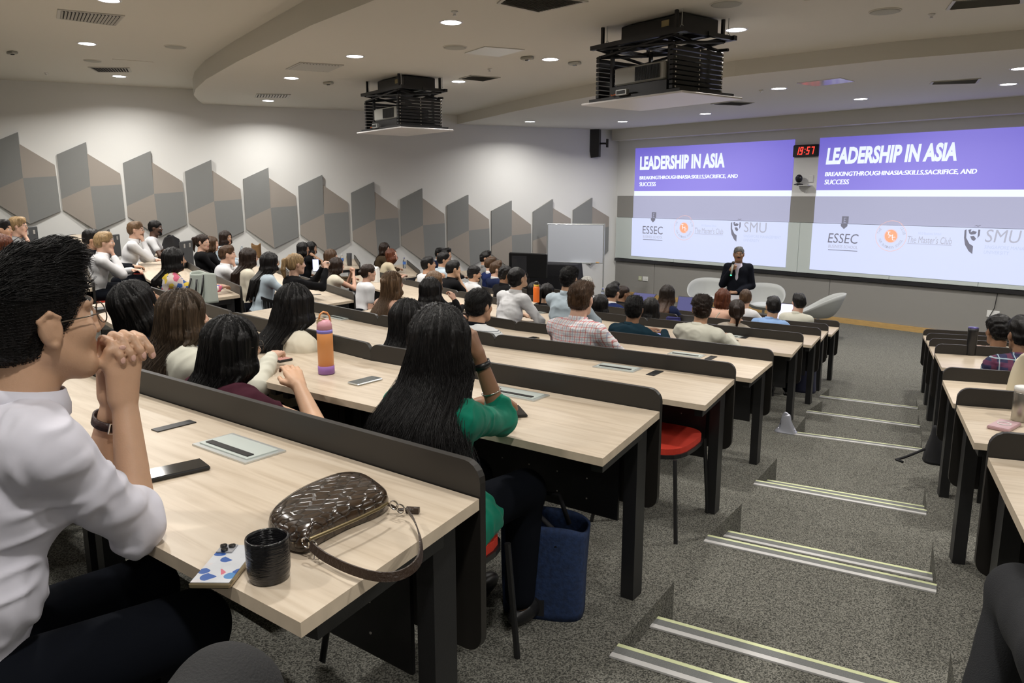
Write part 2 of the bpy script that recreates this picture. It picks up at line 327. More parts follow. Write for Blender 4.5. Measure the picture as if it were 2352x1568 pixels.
# wall loudspeaker
t=empty('wall_loudspeaker',(-13.37,14.72,3.45),math.radians(-60),'tall black wall loudspeaker in the front left corner','loudspeaker')
b=MB(); pts=[(0,-.13,0),(.06,-.15,.10),(.10,-.16,.4),(.06,-.15,.72)]
prof=[(-.11,.0),(.11,0),(.11,.10),(.11,.70),(.09,.74),(-.11,.74)]
b.add([(x,-.05-.03,z) for x,z in ((-.13,.03),(.13,.03),(.13,.72),(-.13,.72))]+[(-.12,-.28,0),(.12,-.28,0),(.12,-.36,.40),(-.12,-.36,.40),(.12,-.30,.75),(-.12,-.30,.75)],[(0,1,2,3),(0,4,5,1),(1,5,6,8,2),(0,3,9,7,4),(4,7,6,5),(7,9,8,6),(3,2,8,9)])
b.build('cabinet',BLK2,t)
b=MB(); b.tube([(0,-.08,.35),(.0,.05,.35),(.1,.12,.33)],.022); b.box((.08,.12,.35),(.10,.04,.20)); b.build('bracket',BLACK,t)
# ---------------- acoustic panels on the left wall ----------------
ZP=[4.02,3.85,3.70,3.55,3.40,3.26,3.12,2.97,2.83,2.69,2.54,2.41,2.44,2.47]
TP=[-14.1,-12.98,-11.88,-10.77,-9.66,-8.55,-7.44,-6.31,-5.2,-4.08,-2.97,-1.86,-.75]
hp=[3.83,3.69,3.54,3.40,3.25,3.11,2.97,2.83,2.69,2.55,2.41,2.44,2.47]
lab=['by the left photo edge','second from the left photo edge','above the man with the clenched hand','above the two white-shirted men at the wall','above the women with crossed arms','above the brown paper bag','above the two dark-haired women at the wall','below the small projector lift','above the woman in the beige top','above the row of suited men','left of the mobile whiteboard','half hidden behind the mobile whiteboard','last before the front corner']
LIPP=M('pale panel edge',(.34,.33,.30),.8)
for i,(t0,z0) in enumerate(zip(TP,hp)):
    flat=i>=11
    o=wt(t0,z0,.0); ang=math.atan2(WD.y,WD.x)
    t=empty('acoustic_panel',o,ang,'folded grey and taupe wall panel '+lab[i],'wall panel','zigzag acoustic panels on the left wall')
    q=dict(LT=(-.52,-.24),PK=(0,0),R0=(0,-.21),RE=(.54,-.58),RB=(.56,-1.45),BC=(.03,-1.68),LB=(-.52,-1.27),C=(0,-.83),LM=(-.52,-1.07),RM=(.55,-.79))
    if flat: q=dict(LT=(-.53,-.30),PK=(0,0),R0=(0,-.21),RE=(.53,-.48),RB=(.53,-1.35),BC=(0,-1.68),LB=(-.53,-1.3),C=(0,-.83),LM=(-.53,-1.0),RM=(.53,-.72))
    def pan(name,ks,m,d0,d1):
        b=MB(); vs=[];dep={'LT':.03,'LM':.03,'LB':.03,'RE':.03,'RM':.03,'RB':.03,'PK':.075,'R0':.055,'C':.065,'BC':.065}
        for k in ks: vs.append((q[k][0]*.985,-dep[k],q[k][1]))
        for k in ks: vs.append((q[k][0]*.985,-.002,q[k][1]))
        b.add(vs,[(3,2,1,0),(4,5,6,7),(0,1,5,4),(1,2,6,5),(2,3,7,6),(3,0,4,7)]); return b.build(name,m,t)
    pan('facet',['LT','PK','C','LM'],FAB3,0,0); pan('facet',['LM','C','BC','LB'],FAB2,0,0)
    pan('facet',['R0','RE','RM','C'],FAB2,0,0); pan('facet',['C','RM','RB','BC'],FAB3,0,0)
# ---------------- ceiling fittings ----------------
EMD=EM('lit downlight diffuser',(1,.96,1),14,.5); TRIM=M('downlight trim ring',(.7,.7,.72),.4)
def downlight(p,label,r=.105,power=LAMP_W,light=True):
    t=empty('ceiling_downlight',p,0,label,'ceiling light','round recessed downlights')
    b=MB(); b.lathe([(r+.025,0),(r+.02,-.006),(r,-.006),(r,0)],n=28,cap=False); b.build('trim_ring',TRIM,t,True)
    b=MB(); b.lathe([(r,-.003),(.01,-.004)],n=28); b.build('diffuser',EMD,t)
    return t
def lamp(p,power,size=.25):
    ld=bpy.data.lights.new('downlight_bulb','AREA'); ld.shape='DISK'; ld.size=size; ld.energy=power; ld.color=LAMP_C; ld.spread=math.radians(150)
    o=bpy.data.objects.new('downlight_bulb',ld); COL.objects.link(o); o.location=(p[0],p[1],p[2]-.02); return o
DL=[(250,0,ZU,'top left of the photo, cut by its edge'),(200,100,ZU,'below the long air grille at the top left'),(274,175,ZU,'nearest the wall on the highest ceiling level'),
(1036,51,ZM,'large and alone at the top centre of the photo'),(815,129,ZM,'above the small projector lift to its left'),(669,179,ZM,'below the slanted grille left of the small lift'),(616,231,ZM,'nearest the zigzag wall panels on the middle ceiling'),(1264,136,ZM,'just left of the big projector lift'),(1053,187,ZM,'just right of the small projector lift'),(1691,68,ZM,'beside the right corner of the big projector lift'),
(1217,279,ZF,'leftmost on the lowest ceiling level'),(1430,279,ZF,'right above the black wall loudspeaker'),(1620,261,ZF,'above the left slide near the bulkhead'),(1789,203,ZF,'right of the big lift on the lowest ceiling'),(1977,227,ZF,'above the start of the right slide'),(2316,193,ZF,'lower of the two at the right photo edge'),(2345,157,ZF,'upper of the two at the right photo edge')]
for u,v,z,l in DL:
    p=W(u,v,z); downlight(p,'round lit ceiling downlight '+l); lamp(p,LAMP_W)
for p in ((-3,1.5,ZU),(-6,1.5,ZU),(-9,1.5,ZU),(-12,2,ZU),(-15,3,ZU),(-1,5.5,ZM),(1,3.5,ZU),(0,.2,ZU),(-3,-1.2,ZU),(-6,-1.5,ZU),(-10,-1.5,ZU),(-3,4.7,ZM),(-1.5,8.5,ZM),(2,7,ZM),(3,1,ZU),(2,-3,ZU),(-1,12.5,ZF),(3,11,ZM)):
    lamp(p,LAMP_W)
# wall washers in the bulkhead gap
VDK=M('dark vent cavity',(.03,.03,.03),.9); VENT=M('vent grey beige metal',(.50,.49,.45),.5)
def vent(pts,z,label,n=14,dark=.4):
    P=[W(u,v,z) for u,v in pts]; c=sum(P,Vector())/4; c.z=z; t=empty('air_grille',c,0,label,'air vent','slatted ceiling grilles')
    P=[p-c for p in P]
    def at(a,b_): p=(P[0]*(1-a)+P[1]*a)*(1-b_)+(P[3]*(1-a)+P[2]*a)*b_; return p
    b=MB(); b.add([tuple(p+Vector((0,0,-.004))) for p in P],[(0,1,2,3)]); b.build('cavity',VDK,t)
    b=MB()
    for i in range(4):
        a,d=P[i],P[(i+1)%4]; ia,id_=a*.9,d*.9; vs=[a,d,id_,ia]; b.add([tuple(v+Vector((0,0,-.012))) for v in vs]+[tuple(v+Vector((0,0,0))) for v in vs],[(0,1,2,3),(0,4,5,1),(3,2,6,7)])
    b.build('grille_frame',VENT,t)
    b=MB()
    for i in range(1,n):
        a=i/n; p0,p1=at(a,.06),at(a,.94); w=(at(min(1,a+.55/n),.5)-at(a,.5)); vs=[p0,p1,p1+w,p0+w]
        b.add([tuple(v+Vector((0,0,-.008-(.0 if k<2 else .012)))) for k,v in enumerate(vs)],[(0,1,2,3)])
    b.build('slat',VENT,t)
vent([(132,20),(287,35),(266,58),(130,41)],ZU,'long slatted air grille at the top left of the photo',18)
vent([(201,153),(298,155),(302,164.5),(222,164.5)],ZU,'narrow air grille above the downlight nearest the left wall',14)
vent([(689,142),(790,148.5),(754,164),(656,158)],ZM,'slanted air grille left of the small projector lift',14)
vent([(589,215),(668,216),(662,224),(585,223)],ZM,'small air grille above the zigzag wall panels',12)
vent([(1141,6),(1180,-24),(1352,2),(1237,27)],ZM,'wide air grille at the top edge between both lifts',16)
vent([(1054,179.5),(1082,172),(1150,177),(1110,185.5)],ZM,'thin air grille right of the small projector lift',12)
vent([(1632,238),(1677,232),(1733,235),(1702,241)],ZF,'air grille just under the big projector lift',12)
vent([(2135,192),(2140,187),(2254,179),(2246,189)],ZF,'short air grille at the right on the lowest ceiling',14)
vent([(2172,21),(2188,0),(2352,-12),(2352,5)],ZM,'air grille in the top right corner of the photo',14)
def hatch(pts,z,label,m=CEIL,off=.006):
    P=[W(u,v,z) for u,v in pts]; c=sum(P,Vector())/4; b=MB(); V=[tuple(p-c) for p in P]
    b.add([(x,y,-off) for x,y,_ in V]+[(x,y,0) for x,y,_ in V],[(0,1,2,3),(0,4,5,1),(1,5,6,2),(2,6,7,3),(3,7,4,0)])
    o=b.build('ceiling_hatch',m,None,loc=(c.x,c.y,z)); tag(o,label,'access panel','flat access panels in the ceiling')
hatch([(1067,121),(1113,106),(1205,113),(1146,129)],ZM,'pale access panel right of the large lone downlight',M('satin panel',(.62,.62,.58),.3),.01)
hatch([(1830,190),(1930,178),(1963,186),(1873,197)],ZF,'shiny access panel right of the big lift',M('satin panel2',(.70,.68,.72),.15),.01)
hatch([(1847,0),(1852,26),(2007,10),(2008,-12)],ZM,'flush access panel near the top edge, right part')
hatch([(258,135),(262,147),(355,151),(352,142)],ZU,'faint access panel above the narrow grille at the left')
SPG=M('grille fabric grey',(.42,.42,.38),.8)
for u,v,z,l,r in ((403,107,ZU,'beside the curved ceiling step',.14),(213,139,ZU,'above the narrow grille at the left',.12),(1045,108,ZM,'below the large lone downlight',.14),(1668,8,ZM,'at the top edge above the big lift',.14),(2033,25,ZM,'at the top right of the photo',.14)):
    t=empty('ceiling_loudspeaker',W(u,v,z),0,'flat round ceiling loudspeaker '+l,'ceiling loudspeaker','round loudspeakers in the ceiling')
    b=MB(); b.lathe([(r,0),(r,-.012),(r-.02,-.016),(.01,-.018)],n=28); b.build('grille',SPG,t,True)
    b=MB(); b.lathe([(r+.012,0),(r+.01,-.008),(r,-.010),(r,0)],n=28,cap=False); b.build('rim',CEIL,t,True)
for u,v,z,l in ((754,188,ZM,'left of the small projector lift'),(1211,130,ZM,'left of the downlight by the big lift'),(1320,142,ZM,'flat, right of the downlight by the big lift'),(28,118,ZU,'small dark one near the left photo edge')):
    t=empty('ceiling_sensor',W(u,v,z),.3,'small box sensor on the ceiling '+l,'sensor','small ceiling sensors')
    b=MB(); b.box((0,0,-.02),(.17,.09,.04),bev=.01); b.build('sensor_housing',SPG,t)
    b=MB(); b.box((0,0,-.045),(.05,.03,.01)); b.build('sensor_window',BLK2,t)
for u,v,z,l in ((1044,26,ZM,'above the large lone downlight'),(1125,158,ZM,'right of the small grille in the middle'),(2140,32,ZM,'near the top right corner'),(106,167,ZU,'near the wall at the left'),(1748,207,ZF,'left of a downlight on the lowest ceiling')):
    t=empty('sprinkler_head',W(u,v,z),0,'tiny round sprinkler head '+l,'sprinkler','sprinkler heads')
    b=MB(); b.lathe([(.035,0),(.03,-.012),(.012,-.02),(.012,-.035),(.02,-.038)],n=14); b.build('sprinkler_body',WHITEP,t,True)
# ---------------- projector lifts ----------------
def lift(c,rz,label):
    t=empty('projector_lift',(c[0],c[1],0),rz,label,'projector lift','black scissor lifts with projectors')
    b=MB(); b.box((0,0,3.545),(1.45,.95,.02),bev=.005); o=b.build('ceiling_cover_panel',M('white lift cover',(.68,.66,.66),.35),t)
    b=MB(); b.box((0,0,3.575),(1.3,.85,.035)); b.build('base_plate',BLACK,t)
    for x in(-.52,.52):
        for y in(-.36,.36):
            b=MB(); b.box((x,y,4.24),(.03,.03,.2)); b.build('hanger_rod',BLACK,t)
            b=MB(); b.tube([(x+.07,y,4.34),(x+.07,y,4.19)],.004); b.tube([(x+.07+.02*math.cos(a),y,4.17+.02*math.sin(a)) for a in [i*math.pi/5 for i in range(11)]],.004,n=5); b.build('safety_cable',ALU,t)
    b=MB(); b.box((0,0,4.14),(1.32,.06,.04))
    for y in(-.38,.38): b.box((0,y,4.14),(1.34,.05,.045))
    for x in(-.62,.62,.25,-.25): b.box((x,0,4.14),(.05,.8,.04))
    b.build('top_frame',BLACK,t)
    b=MB(); b.box((.1,0,4.245),(.86,.55,.16),bev=.01); b.build('motor_housing',BLK2,t)
    b=MB(); b.box((.30,-.277,4.26),(.10,.004,.06)); b.build('label_plate',M('brass label',(.45,.36,.17),.5),t)
    for i in range(9):
        z=3.62+i*.047
        for x in (-.56,.5):
            b=MB(); b.box((x,0,z),(.05,.78,.038),bev=.004)
            for y in(-.36,0,.36):
                b.tube([(x,y,z),(x+.036*(1 if x>0 else -1),y,z)],.009,1,n=8)
            b.build('scissor_arm',[BLACK,CHROME],t)
    b=MB()
    for x in(-.56,.5):
        for s in(-1,1): b.box((x+.02*s,0,4.07),(.025,.78,.03),X=Matrix.Translation((0,0,0))) if False else b.tube([(x+.02*s,-.38*s,4.03),(x+.02*s,.38*s,4.12)],.018,n=6)
    for y in(-.36,.36):
        for s in (-1,1): b.tube([(-.6*s,y,4.03),(.55*s,y,4.12)],.016,n=6)
    b.build('cross_brace',BLACK,t)
    for x in(-.42,.40):
        for y in(-.3,.3):
            b=MB(); b.box((x,y,3.86),(.035,.035,.56)); b.build('guide_post',BLACK,t)
    b=MB(); b.box((.02,-.05,3.80),(.72,.60,.18),bev=.015); b.box((.02,-.05,3.65),(.8,.62,.10)); p=b.build('projector',[M('pale projector shell',(.42,.42,.39),.4),BLK2],t)
    for k in range(8): p.data.polygons[-1-k].material_index=1
    b=MB()
    for k in range(22): b.box((-.02+.016*k,-.358,3.80),(.007,.008,.14))
    b.box((-.22,-.355,3.655),(.07,.01,.03),1); b.build('vent_louvre',[BLK2,ALU],p)
    b=MB(); b.box((-.12,-.44,3.62),(.16,.05,.06),bev=.006); b.box((-.12,-.468,3.62),(.12,.004,.035),1); b.build('socket_block',[ALU,BLK2],t)
    b=MB(); b.tube([(-.2,-.44,3.61),(-.27,-.45,3.6),(-.33,-.40,3.62)],.006,n=5); b.build('wire',M('orange wire',(.5,.12,.03),.5),t)
    return t
lift((-5.47,6.9),math.radians(-4),'larger black projector lift hanging at the top right of centre')
lift((-10.72,7.09),math.radians(-4),'smaller, farther black projector lift hanging left of centre')
# ---------------- rows: near edges of the desk tops (left to right), plan metres ----------------
def V2(p): return Vector((p[0],p[1],0))
Eshape=[(-11.56,6.36),(-10.3,6.0),(-9.3,5.83),(-8.2,5.66),(-7.15,5.56),(-6.3,5.58),(-5.9,5.61),(-4.5,5.88),(-3.34,6.17)]
def shift(a,dx,dy,x0=-99): return [(x+dx,y+dy) for x,y in a if x+dx>x0]
MROW=dict(A=[(-6.5,-.06),(-5,-.06),(-3.4,.07),(-2.02,.29),(-1.12,.51)],
 B=[(-6.49,1.34),(-5,1.27),(-3.37,1.37),(-2.72,1.5),(-1.58,1.77)],
 C=[(-6.34,2.43),(-5.46,2.45),(-4.68,2.48),(-4.15,2.53),(-3.24,2.71),(-2.07,3.04)],
 D=[(-6.8,3.70),(-5.9,3.73),(-4.9,3.83),(-3.8,4.05),(-2.64,4.38)],
 E=Eshape,F=shift(Eshape,-.45,1.21,-11.6),G=shift(Eshape,-.94,2.39,-10.5),H=shift(Eshape,-1.42,3.62,-10.6))
FARR=dict(A=(-1.34,1.07),B=(-1.80,2.34),C=(-2.28,3.61),D=(-2.83,4.96),E=(-3.56,6.76),F=(-3.99,7.95),G=(-4.50,9.15),H=(-4.97,10.42))
FARL=dict(A=(-6.75,.5),B=(-6.75,1.9),C=(-6.54,2.99),D=(-7.0,4.26),E=(-11.75,6.95),F=(-11.75,7.95),G=(-11.1,8.95),H=(-11.0,10.15))
BRK=dict(A=[-2.97,-4.8],B=[-3.27,-4.9],C=[-3.72,-5.05],D=[-4.92],E=[-5.0,-6.7,-8.4,-10.1],F=[-5.5,-7.2,-8.9,-10.4],G=[-5.9,-7.6,-9.2],H=[-6.5,-8.2,-9.5])
LROW=dict(A=[(-11.9,.95),(-9.6,.35),(-7.4,.0)],B=[(-12.0,2.15),(-10.4,1.65),(-9.0,1.33),(-7.5,1.13)],C=[(-12.25,3.36),(-10.28,2.85),(-8.9,2.6),(-7.40,2.44)],D=[(-12.2,4.75),(-10.4,4.22),(-9,3.97),(-7.53,3.78)])
LFARR=dict(A=(-7.6,.56),B=(-7.67,1.70),C=(-7.56,3.0),D=(-7.69,4.35)); LFARL=dict(A=(-12.1,1.5),B=(-12.2,2.72),C=(-12.45,3.93),D=(-12.4,5.3))
LBRK=dict(A=[-9.6],B=[-9.7],C=[-9.8],D=[-9.9])
RFAR=dict(B=(-.77,2.71),C=(-1.28,3.95),D=(-1.81,5.28),E=(-2.54,7.16),F=(-2.98,8.23),G=(-3.45,9.42),H=(-3.94,10.64))
def yat(row,x):
    for (x0,y0),(x1,y1) in zip(row,row[1:]):
        if x0<=x<=x1: return y0+(y1-y0)*(x-x0)/(x1-x0)
    return row[0][1] if x<row[0][0] else row[-1][1]
def nrm(row,x):
    e=.25; a=max(row[0][0],x-e); c=min(row[-1][0],x+e); d=Vector((c-a,yat(row,c)-yat(row,a),0)).normalized(); return Vector((-d.y,d.x,0))
def split(row,brk,fl,fr):
    xs=[row[-1][0]]+brk+[row[0][0]]; out=[]
    nb=[V2((x,yat(row,x))) for x in xs]; fb=[V2(fr)]+[V2((x,yat(row,x)))+nrm(row,x)*.6 for x in brk]+[V2(fl)]
    for i in range(len(xs)-1): out.append((nb[i+1],nb[i],fb[i],fb[i+1]))   # near left, near right, far right, far left
    return out
# ---------------- floor tiers ----------------
def tier_poly(k):
    off=.09; P=[]
    def far(row,fl,fr,n=5):
        r=[V2(fl)]+[V2((x,yat(row,x)))+nrm(row,x)*.6 for x,_ in row[1:-1]]+[V2(fr)]; return [(p.x,p.y+off) for p in r]
    m=far(MROW[k],FARL[k],FARR[k]); 
    if k in LROW: l=far(LROW[k],LFARL[k],LFARR[k])
    else: l=[]
    pts=l+m; x0,y0=pts[0]; P.append((-18.5,y0+(x0+18.5)*.42)); P+=pts
    fr=V2(FARR[k]); P[-1]=(fr.x+.03,fr.y+.10)
    nos=NOS.get(k)
    if nos: P+= [(nos[0][0],nos[0][1]),(nos[1][0],nos[1][1])]
    if k=='A': P+=[(-1.2,.62),(-.28,.92),(-.37,1.45),(6.5,5.2)]
    else:
        r=V2(RFAR[k]); P+=[(r.x-.06,r.y+.06),(r.x+8.5*.866,r.y+8.5*.53)]
    return P+[(9,-6.3),(-19.5,-6.3)]
NOS=dict(G=((-4.36,8.80),(-3.36,9.14)),F=((-3.87,7.55),(-2.86,7.88)),E=((-3.36,6.32),(-2.40,6.70)),D=((-2.65,4.53),(-1.68,4.87)),C=((-2.13,3.21),(-1.15,3.55)),B=((-1.62,1.92),(-.62,2.27)))
HALF=dict(D=((-2.76,4.82),(-1.78,5.18),.55),C=((-2.24,3.50),(-1.26,3.85),.74),B=((-1.75,2.27),(-.75,2.62),.914))
b=MB(); b.prism([(-21,-6.4),(7,-6.4),(7,15.5),(-13.4,15.5),(-20.3,-6.4)],-.2,0); struct(b.build('floor',CARPET),'lowest carpet floor in front of the stage')
for k in 'GFEDCBA':
    z=LEV[k]; P=tier_poly(k); P=[(max(x,wt(0,0).x-(15.24-y)*.3096-.05) if y<15 else x,y) for x,y in P]
    b=MB(); b.prism(P,-.05 if k=='G' else z-.25,z); struct(b.build('floor',CARPET),'stepped carpet tier of seating')
YEL=M('photoluminescent edge strip',(.62,.66,.38),.6); GRP=M('grey grip strip',(.16,.165,.16),.8,noise=.2,scale=300); WST=M('pale grey strip',(.55,.54,.53),.6)
nl=dict(G='farthest edge strip on the aisle steps',F='second farthest edge strip on the aisle steps',E='third edge strip from the stage on the aisle steps',D='near strip of the third pair up the aisle',C='near strip of the second pair up the aisle',B='nearest edge strip at the bottom of the photo')
nh=dict(D='far strip of the third pair up the aisle',C='far strip of the second pair up the aisle',B='far strip of the nearest pair at the bottom of the photo')
def nosing(a,c,z,label):
    a,c=V2(a),V2(c); d=(c-a); L=d.length; t=empty('step_nosing',(a.x,a.y,z),math.atan2(d.y,d.x),label,'step edge strip','striped edge strips on the aisle steps')
    for nm,y0,y1,m in (('yellow_line',-.018,.002,YEL),('grip_line',-.058,-.018,GRP),('pale_line',-.085,-.058,WST)):
        b=MB(); b.box((L/2,(y0+y1)/2,.003),(L,y1-y0-.001,.008)); b.build(nm,m,t)
for k,(a,c) in NOS.items(): nosing(a,c,LEV[k],nl[k]+', yellow, grey and white')
for k,(a,c,z) in HALF.items():
    nxt=chr(ord(k)+1); q=NOS[k]; n=(V2(a)-V2(q[0]))
    b=MB(); b.prism([(q[0][0]-.0,q[0][1]),(a[0],a[1]),(c[0],c[1]),(q[1][0],q[1][1])],LEV[nxt]-.02,z); struct(b.build('floor',CARPET),'half step in the aisle')
    nosing(a,c,z,nh[k]+', yellow, grey and white')
# ---------------- desks ----------------
PWR_W=M('pale aluminium flap',(.55,.60,.57),.35,.3); EDGE=M('oak edge band',(.60,.50,.38),.45,noise=.08,scale=20)
DOT=M('tiny bright perforation',(.35,.33,.3),.5)  # pale dots painted as light coming through the panel's holes
def desk(q,z,label,boxes=(),slots=(),dots=False,legs=(1,1),lip=True):
    nl_,nr,fr,fl=[Vector((p.x,p.y,0)) for p in q]
    c=(nl_+nr+fr+fl)/4; d=(nr-nl_).normalized(); rz=math.atan2(d.y,d.x); t=empty('lecture_desk',(c.x,c.y,z),rz,label,'desk','long lecture desks in stepped rows')
    R=Matrix.Rotation(-rz,3,'Z'); L=[R@(p-c) for p in(nl_,nr,fr,fl)]
    b=MB(); b.prism([tuple(p[:2]) for p in L],TH-.028,TH,0); o=b.build('tabletop',[WOOD,EDGE],t)
    for i,f in enumerate(o.data.polygons):
        if i>=2: f.material_index=1
    # front panel with raised rounded lip
    e=(L[2]-L[3]); w=e.length; e.normalize(); n=Vector((-e.y,e.x,0)); r=.05
    prof=[]; z0,z1=.33,TH+.085
    for cx,cz,a0 in ((w-r,z1-r,0),(r,z1-r,90),(r,z0+r,180),(w-r,z0+r,270)):
        for k in range(6): a=math.radians(a0+k*18); prof.append((cx+r*math.cos(a),cz+r*math.sin(a)))
    m=len(prof); vs=[L[3]+e*s_+n*.004+Vector((0,0,zz)) for s_,zz in prof]+[L[3]+e*s_+n*.024+Vector((0,0,zz)) for s_,zz in prof]
    b=MB(); b.add([tuple(v) for v in vs],[tuple(range(m)),tuple(range(2*m-1,m-1,-1))]+[(i,m+i,m+(i+1)%m,(i+1)%m) for i in range(m)]); b.build('front_panel',LIP,t)
    # perforated modesty panel
    yb=-.13; b=MB(); 
    a_,c_=L[3]+n*yb+e*.10,L[2]+n*yb-e*.10
    mid=(a_+c_)/2; b.box((mid.x,mid.y,.50),((c_-a_).length,.012,.38),rz=math.atan2(e.y,e.x)); mp=b.build('modesty_panel',BLACK,t)
    if dots:
        b=MB(); k=int((c_-a_).length/.13)
        for i in range(1,k):
            for j in range(4):
                p=a_+(c_-a_)*(i/k)-n*.008; b.box((p.x,p.y,.37+j*.085),(.005,.003,.005))
        b.build('hole_light_dot',DOT,mp)
    for s,p in ((1,L[2]),(-1,L[3])):
        if (s==1 and not legs[1]) or (s==-1 and not legs[0]): continue
        sd=(L[1]-L[2]).normalized() if s==1 else (L[0]-L[3]).normalized()
        f=p-e*s*.06+sd*.11; b=MB(); b.box((f.x,f.y,(TH-.03)/2),(.055,.075,TH-.03),rz=math.atan2(e.y,e.x)); b.build('leg',BLACK,t)
        g=p-e*s*.05+sd*.33; b=MB(); b.box((g.x,g.y,TH-.055),(.04,.42,.05),rz=math.atan2(sd.y,sd.x)-math.pi/2); b.build('support_arm',BLACK,t)
    Rz=Matrix.Rotation(-rz,4,'Z')
    for (u,v,l,w2) in boxes:
        p=R@(W(u,v,z+TH)-Vector((c.x,c.y,0))); an=math.atan2(e.y,e.x)
        b=MB(); b.box((p.x,p.y,TH+.002),(l,w2,.006),rz=an); pb=b.build('power_box',ALU,t)
        b=MB(); b.box((p.x,p.y,TH+.0065),(l-.03,w2-.03,.004),rz=an); b.build('flap',PWR_W,pb)
        dd=Vector((math.sin(an),-math.cos(an),0))*(w2*.22); b=MB(); b.box((p.x+dd.x,p.y+dd.y,TH+.0095),(l*.78,w2*.16,.003),rz=an); b.build('brush_slot',BLK2,pb)
    for (u,v,l,w2) in slots:
        p=R@(W(u,v,z+TH)-Vector((c.x,c.y,0))); an=math.atan2(e.y,e.x)+math.pi/2
        b=MB(); b.box((p.x,p.y,TH+.0015),(l,w2,.004),rz=an); b.build('cable_slot',BLK2,t)
    return t
desc={'A':['foremost desk with the dark leather handbag, mug and phones on it','desk at the bottom left hidden behind the man with the glasses','desk left of the foreground man, outside his elbow'],
'B':['desk with the orange bottle, at which the woman in green sits','desk with the pink phone, in front of the maroon-dressed woman','desk with a dark keyboard, in front of the woman in navy fleece'],
'C':['desk right beyond the woman in green, empty but for its flap','desk with the bob-haired woman sitting at it, beyond the orange bottle','desk with a pointed left tip beyond the brown straight-haired woman'],
'D':['desk the man in the checked shirt leans on','desk of the striped polo man, left of the checked shirt desk'],
'E':['desk with the blue-lit phone beside the man in dark teal','desk the bowed man in white shirt writes on','desk just beyond the man in the black polo','desk at the wavy-haired woman with bare shoulders, partly hidden','desk with a white carton beside the woman with the hair bun'],
'F':['desk with a flat black phone beyond the man in the cream shirt','desk beyond the dark teal man with the navy pouch on it','desk with an orange bottle held over it','desk where the bearded man in white sits','desk of the two men in white shirts with hands at their faces'],
'G':['desk with the open bright laptop of the man in the light blue shirt','desk with the dark laptop of the long-haired woman','desk behind the grey-haired person','desk in front of the men in navy suits'],
'H':['desk nearest the stage and aisle, at the white-shirted man','foremost desk by the stage before the two men in navy','foremost desk by the stage near the grey-haired person','foremost desk near the black cloth covered table']}
BX=dict(A0=[(548,1030,.26,.13)],B0=[(1186,905,.26,.12)],B1=[(628,797,.28,.12)],C0=[(1418,845,.26,.13)],C1=[(778,730,.26,.12)],D0=[(1577,815,.26,.12)],D1=[(1198,762,.26,.12)],E0=[(1675,772,.24,.12)],E1=[(1234,717,.24,.12)],F0=[(1745,757,.22,.12)],F1=[(1433,717,.24,.12)])
SL=dict(A0=[(400,979,.125,.04)],B1=[(600,785,.16,.05)],C0=[(1504,857,.13,.05)],C1=[(740,729,.14,.04)],D0=[(1633,822,.13,.05)],C2=[(1106,799,.13,.05)],E0=[(1711,775,.12,.05)],F1=[(1400,716,.12,.05)])
for k in 'ABCDEFGH':
    bx=[b_ for kk,v_ in BX.items() if kk[0]==k for b_ in v_]; sx=[b_ for kk,v_ in SL.items() if kk[0]==k for b_ in v_]
    for i,q in enumerate(split(MROW[k],BRK[k],FARL[k],FARR[k])):
        inn=lambda b_: min(q[0].x,q[3].x)<W(b_[0],b_[1],LEV[k]+TH).x-.1 and W(b_[0],b_[1],LEV[k]+TH).x+.1<max(q[1].x,q[2].x)-.05
        desk(q,LEV[k],'pale lecture '+desc[k][i],[b_ for b_ in bx if inn(b_)],[b_ for b_ in sx if inn(b_)],dots=k in 'ABC')
for k in 'ABCD':
    for i,q in enumerate(split(LROW[k],LBRK[k],LFARL[k],LFARR[k])):
        desk(q,LEV[k],'pale desk in the left block, '+{'A':['hidden behind the foreground man\'s hair','at the far left behind the blond man with glasses'],'B':['seen just right of the foreground man\'s hair','with the white and blue can on it'],'C':['with the white handbag with black handles on it','before the blond young man with hand at his chin'],'D':['before the woman filming with her phone','in front of the two women with crossed arms']}[k][i],
         BX.get('L'+k+str(i),()),[(722,677,.16,.04)] if k=='D' and i==0 else ([(349,600,.2,.05)] if k=='C' and i==1 else ()))
# short desks against the left wall
def wdesk(nr,fr,dirdeg,L,z,label):
    d=Vector((math.cos(math.radians(dirdeg)),math.sin(math.radians(dirdeg)),0)); desk((nr+d*L,nr,fr,fr+d*L),z,label)
wdesk(V2((-12.93,6.88)),V2((-12.96,7.48)),153,2.1,LEV['E'],'short pale desk by the wall with the clear bottle and dark tumbler on it')
wdesk(V2((-12.02,7.75)),V2((-12.17,8.31)),152,2.5,LEV['F'],'short pale desk by the wall with papers, where the beige-topped woman types')
wdesk(V2((-11.42,9.07)),V2((-11.55,9.63)),150,2.4,LEV['G'],'short pale desk by the wall left of the suited men')
wdesk(V2((-13.45,3.80)),V2((-13.35,4.40)),162,2.6,LEV['C'],'short pale desk by the wall where the man in the white tee rests his arm')
wdesk(V2((-13.3,2.45)),V2((-13.2,3.05)),163,3.2,1.08,'short pale desk by the wall behind the white and blue can')
rl={'B':'desk at the lower right corner of the photo','C':'desk in the right block with the pink phone and steel tumbler','D':'desk in the right block with the cream bag on it','E':'desk in the right block with the black tumbler on it','F':'desk in the right block in front of the curly-haired man','G':'second desk from the stage in the right block','H':'desk nearest the stage in the right block, with a white pen tray'}
for k,(x,y) in RFAR.items():
    fl=V2((x,y)); nl2=fl+Vector((math.cos(math.radians(-65)),math.sin(math.radians(-65)),0))*.62; d=Vector((math.cos(math.radians(29)),math.sin(math.radians(29)),0))
    desk((nl2,nl2+d*2.6,fl+d*2.6,fl),LEV[k],'pale lecture '+rl[k],dots=k in 'BC')
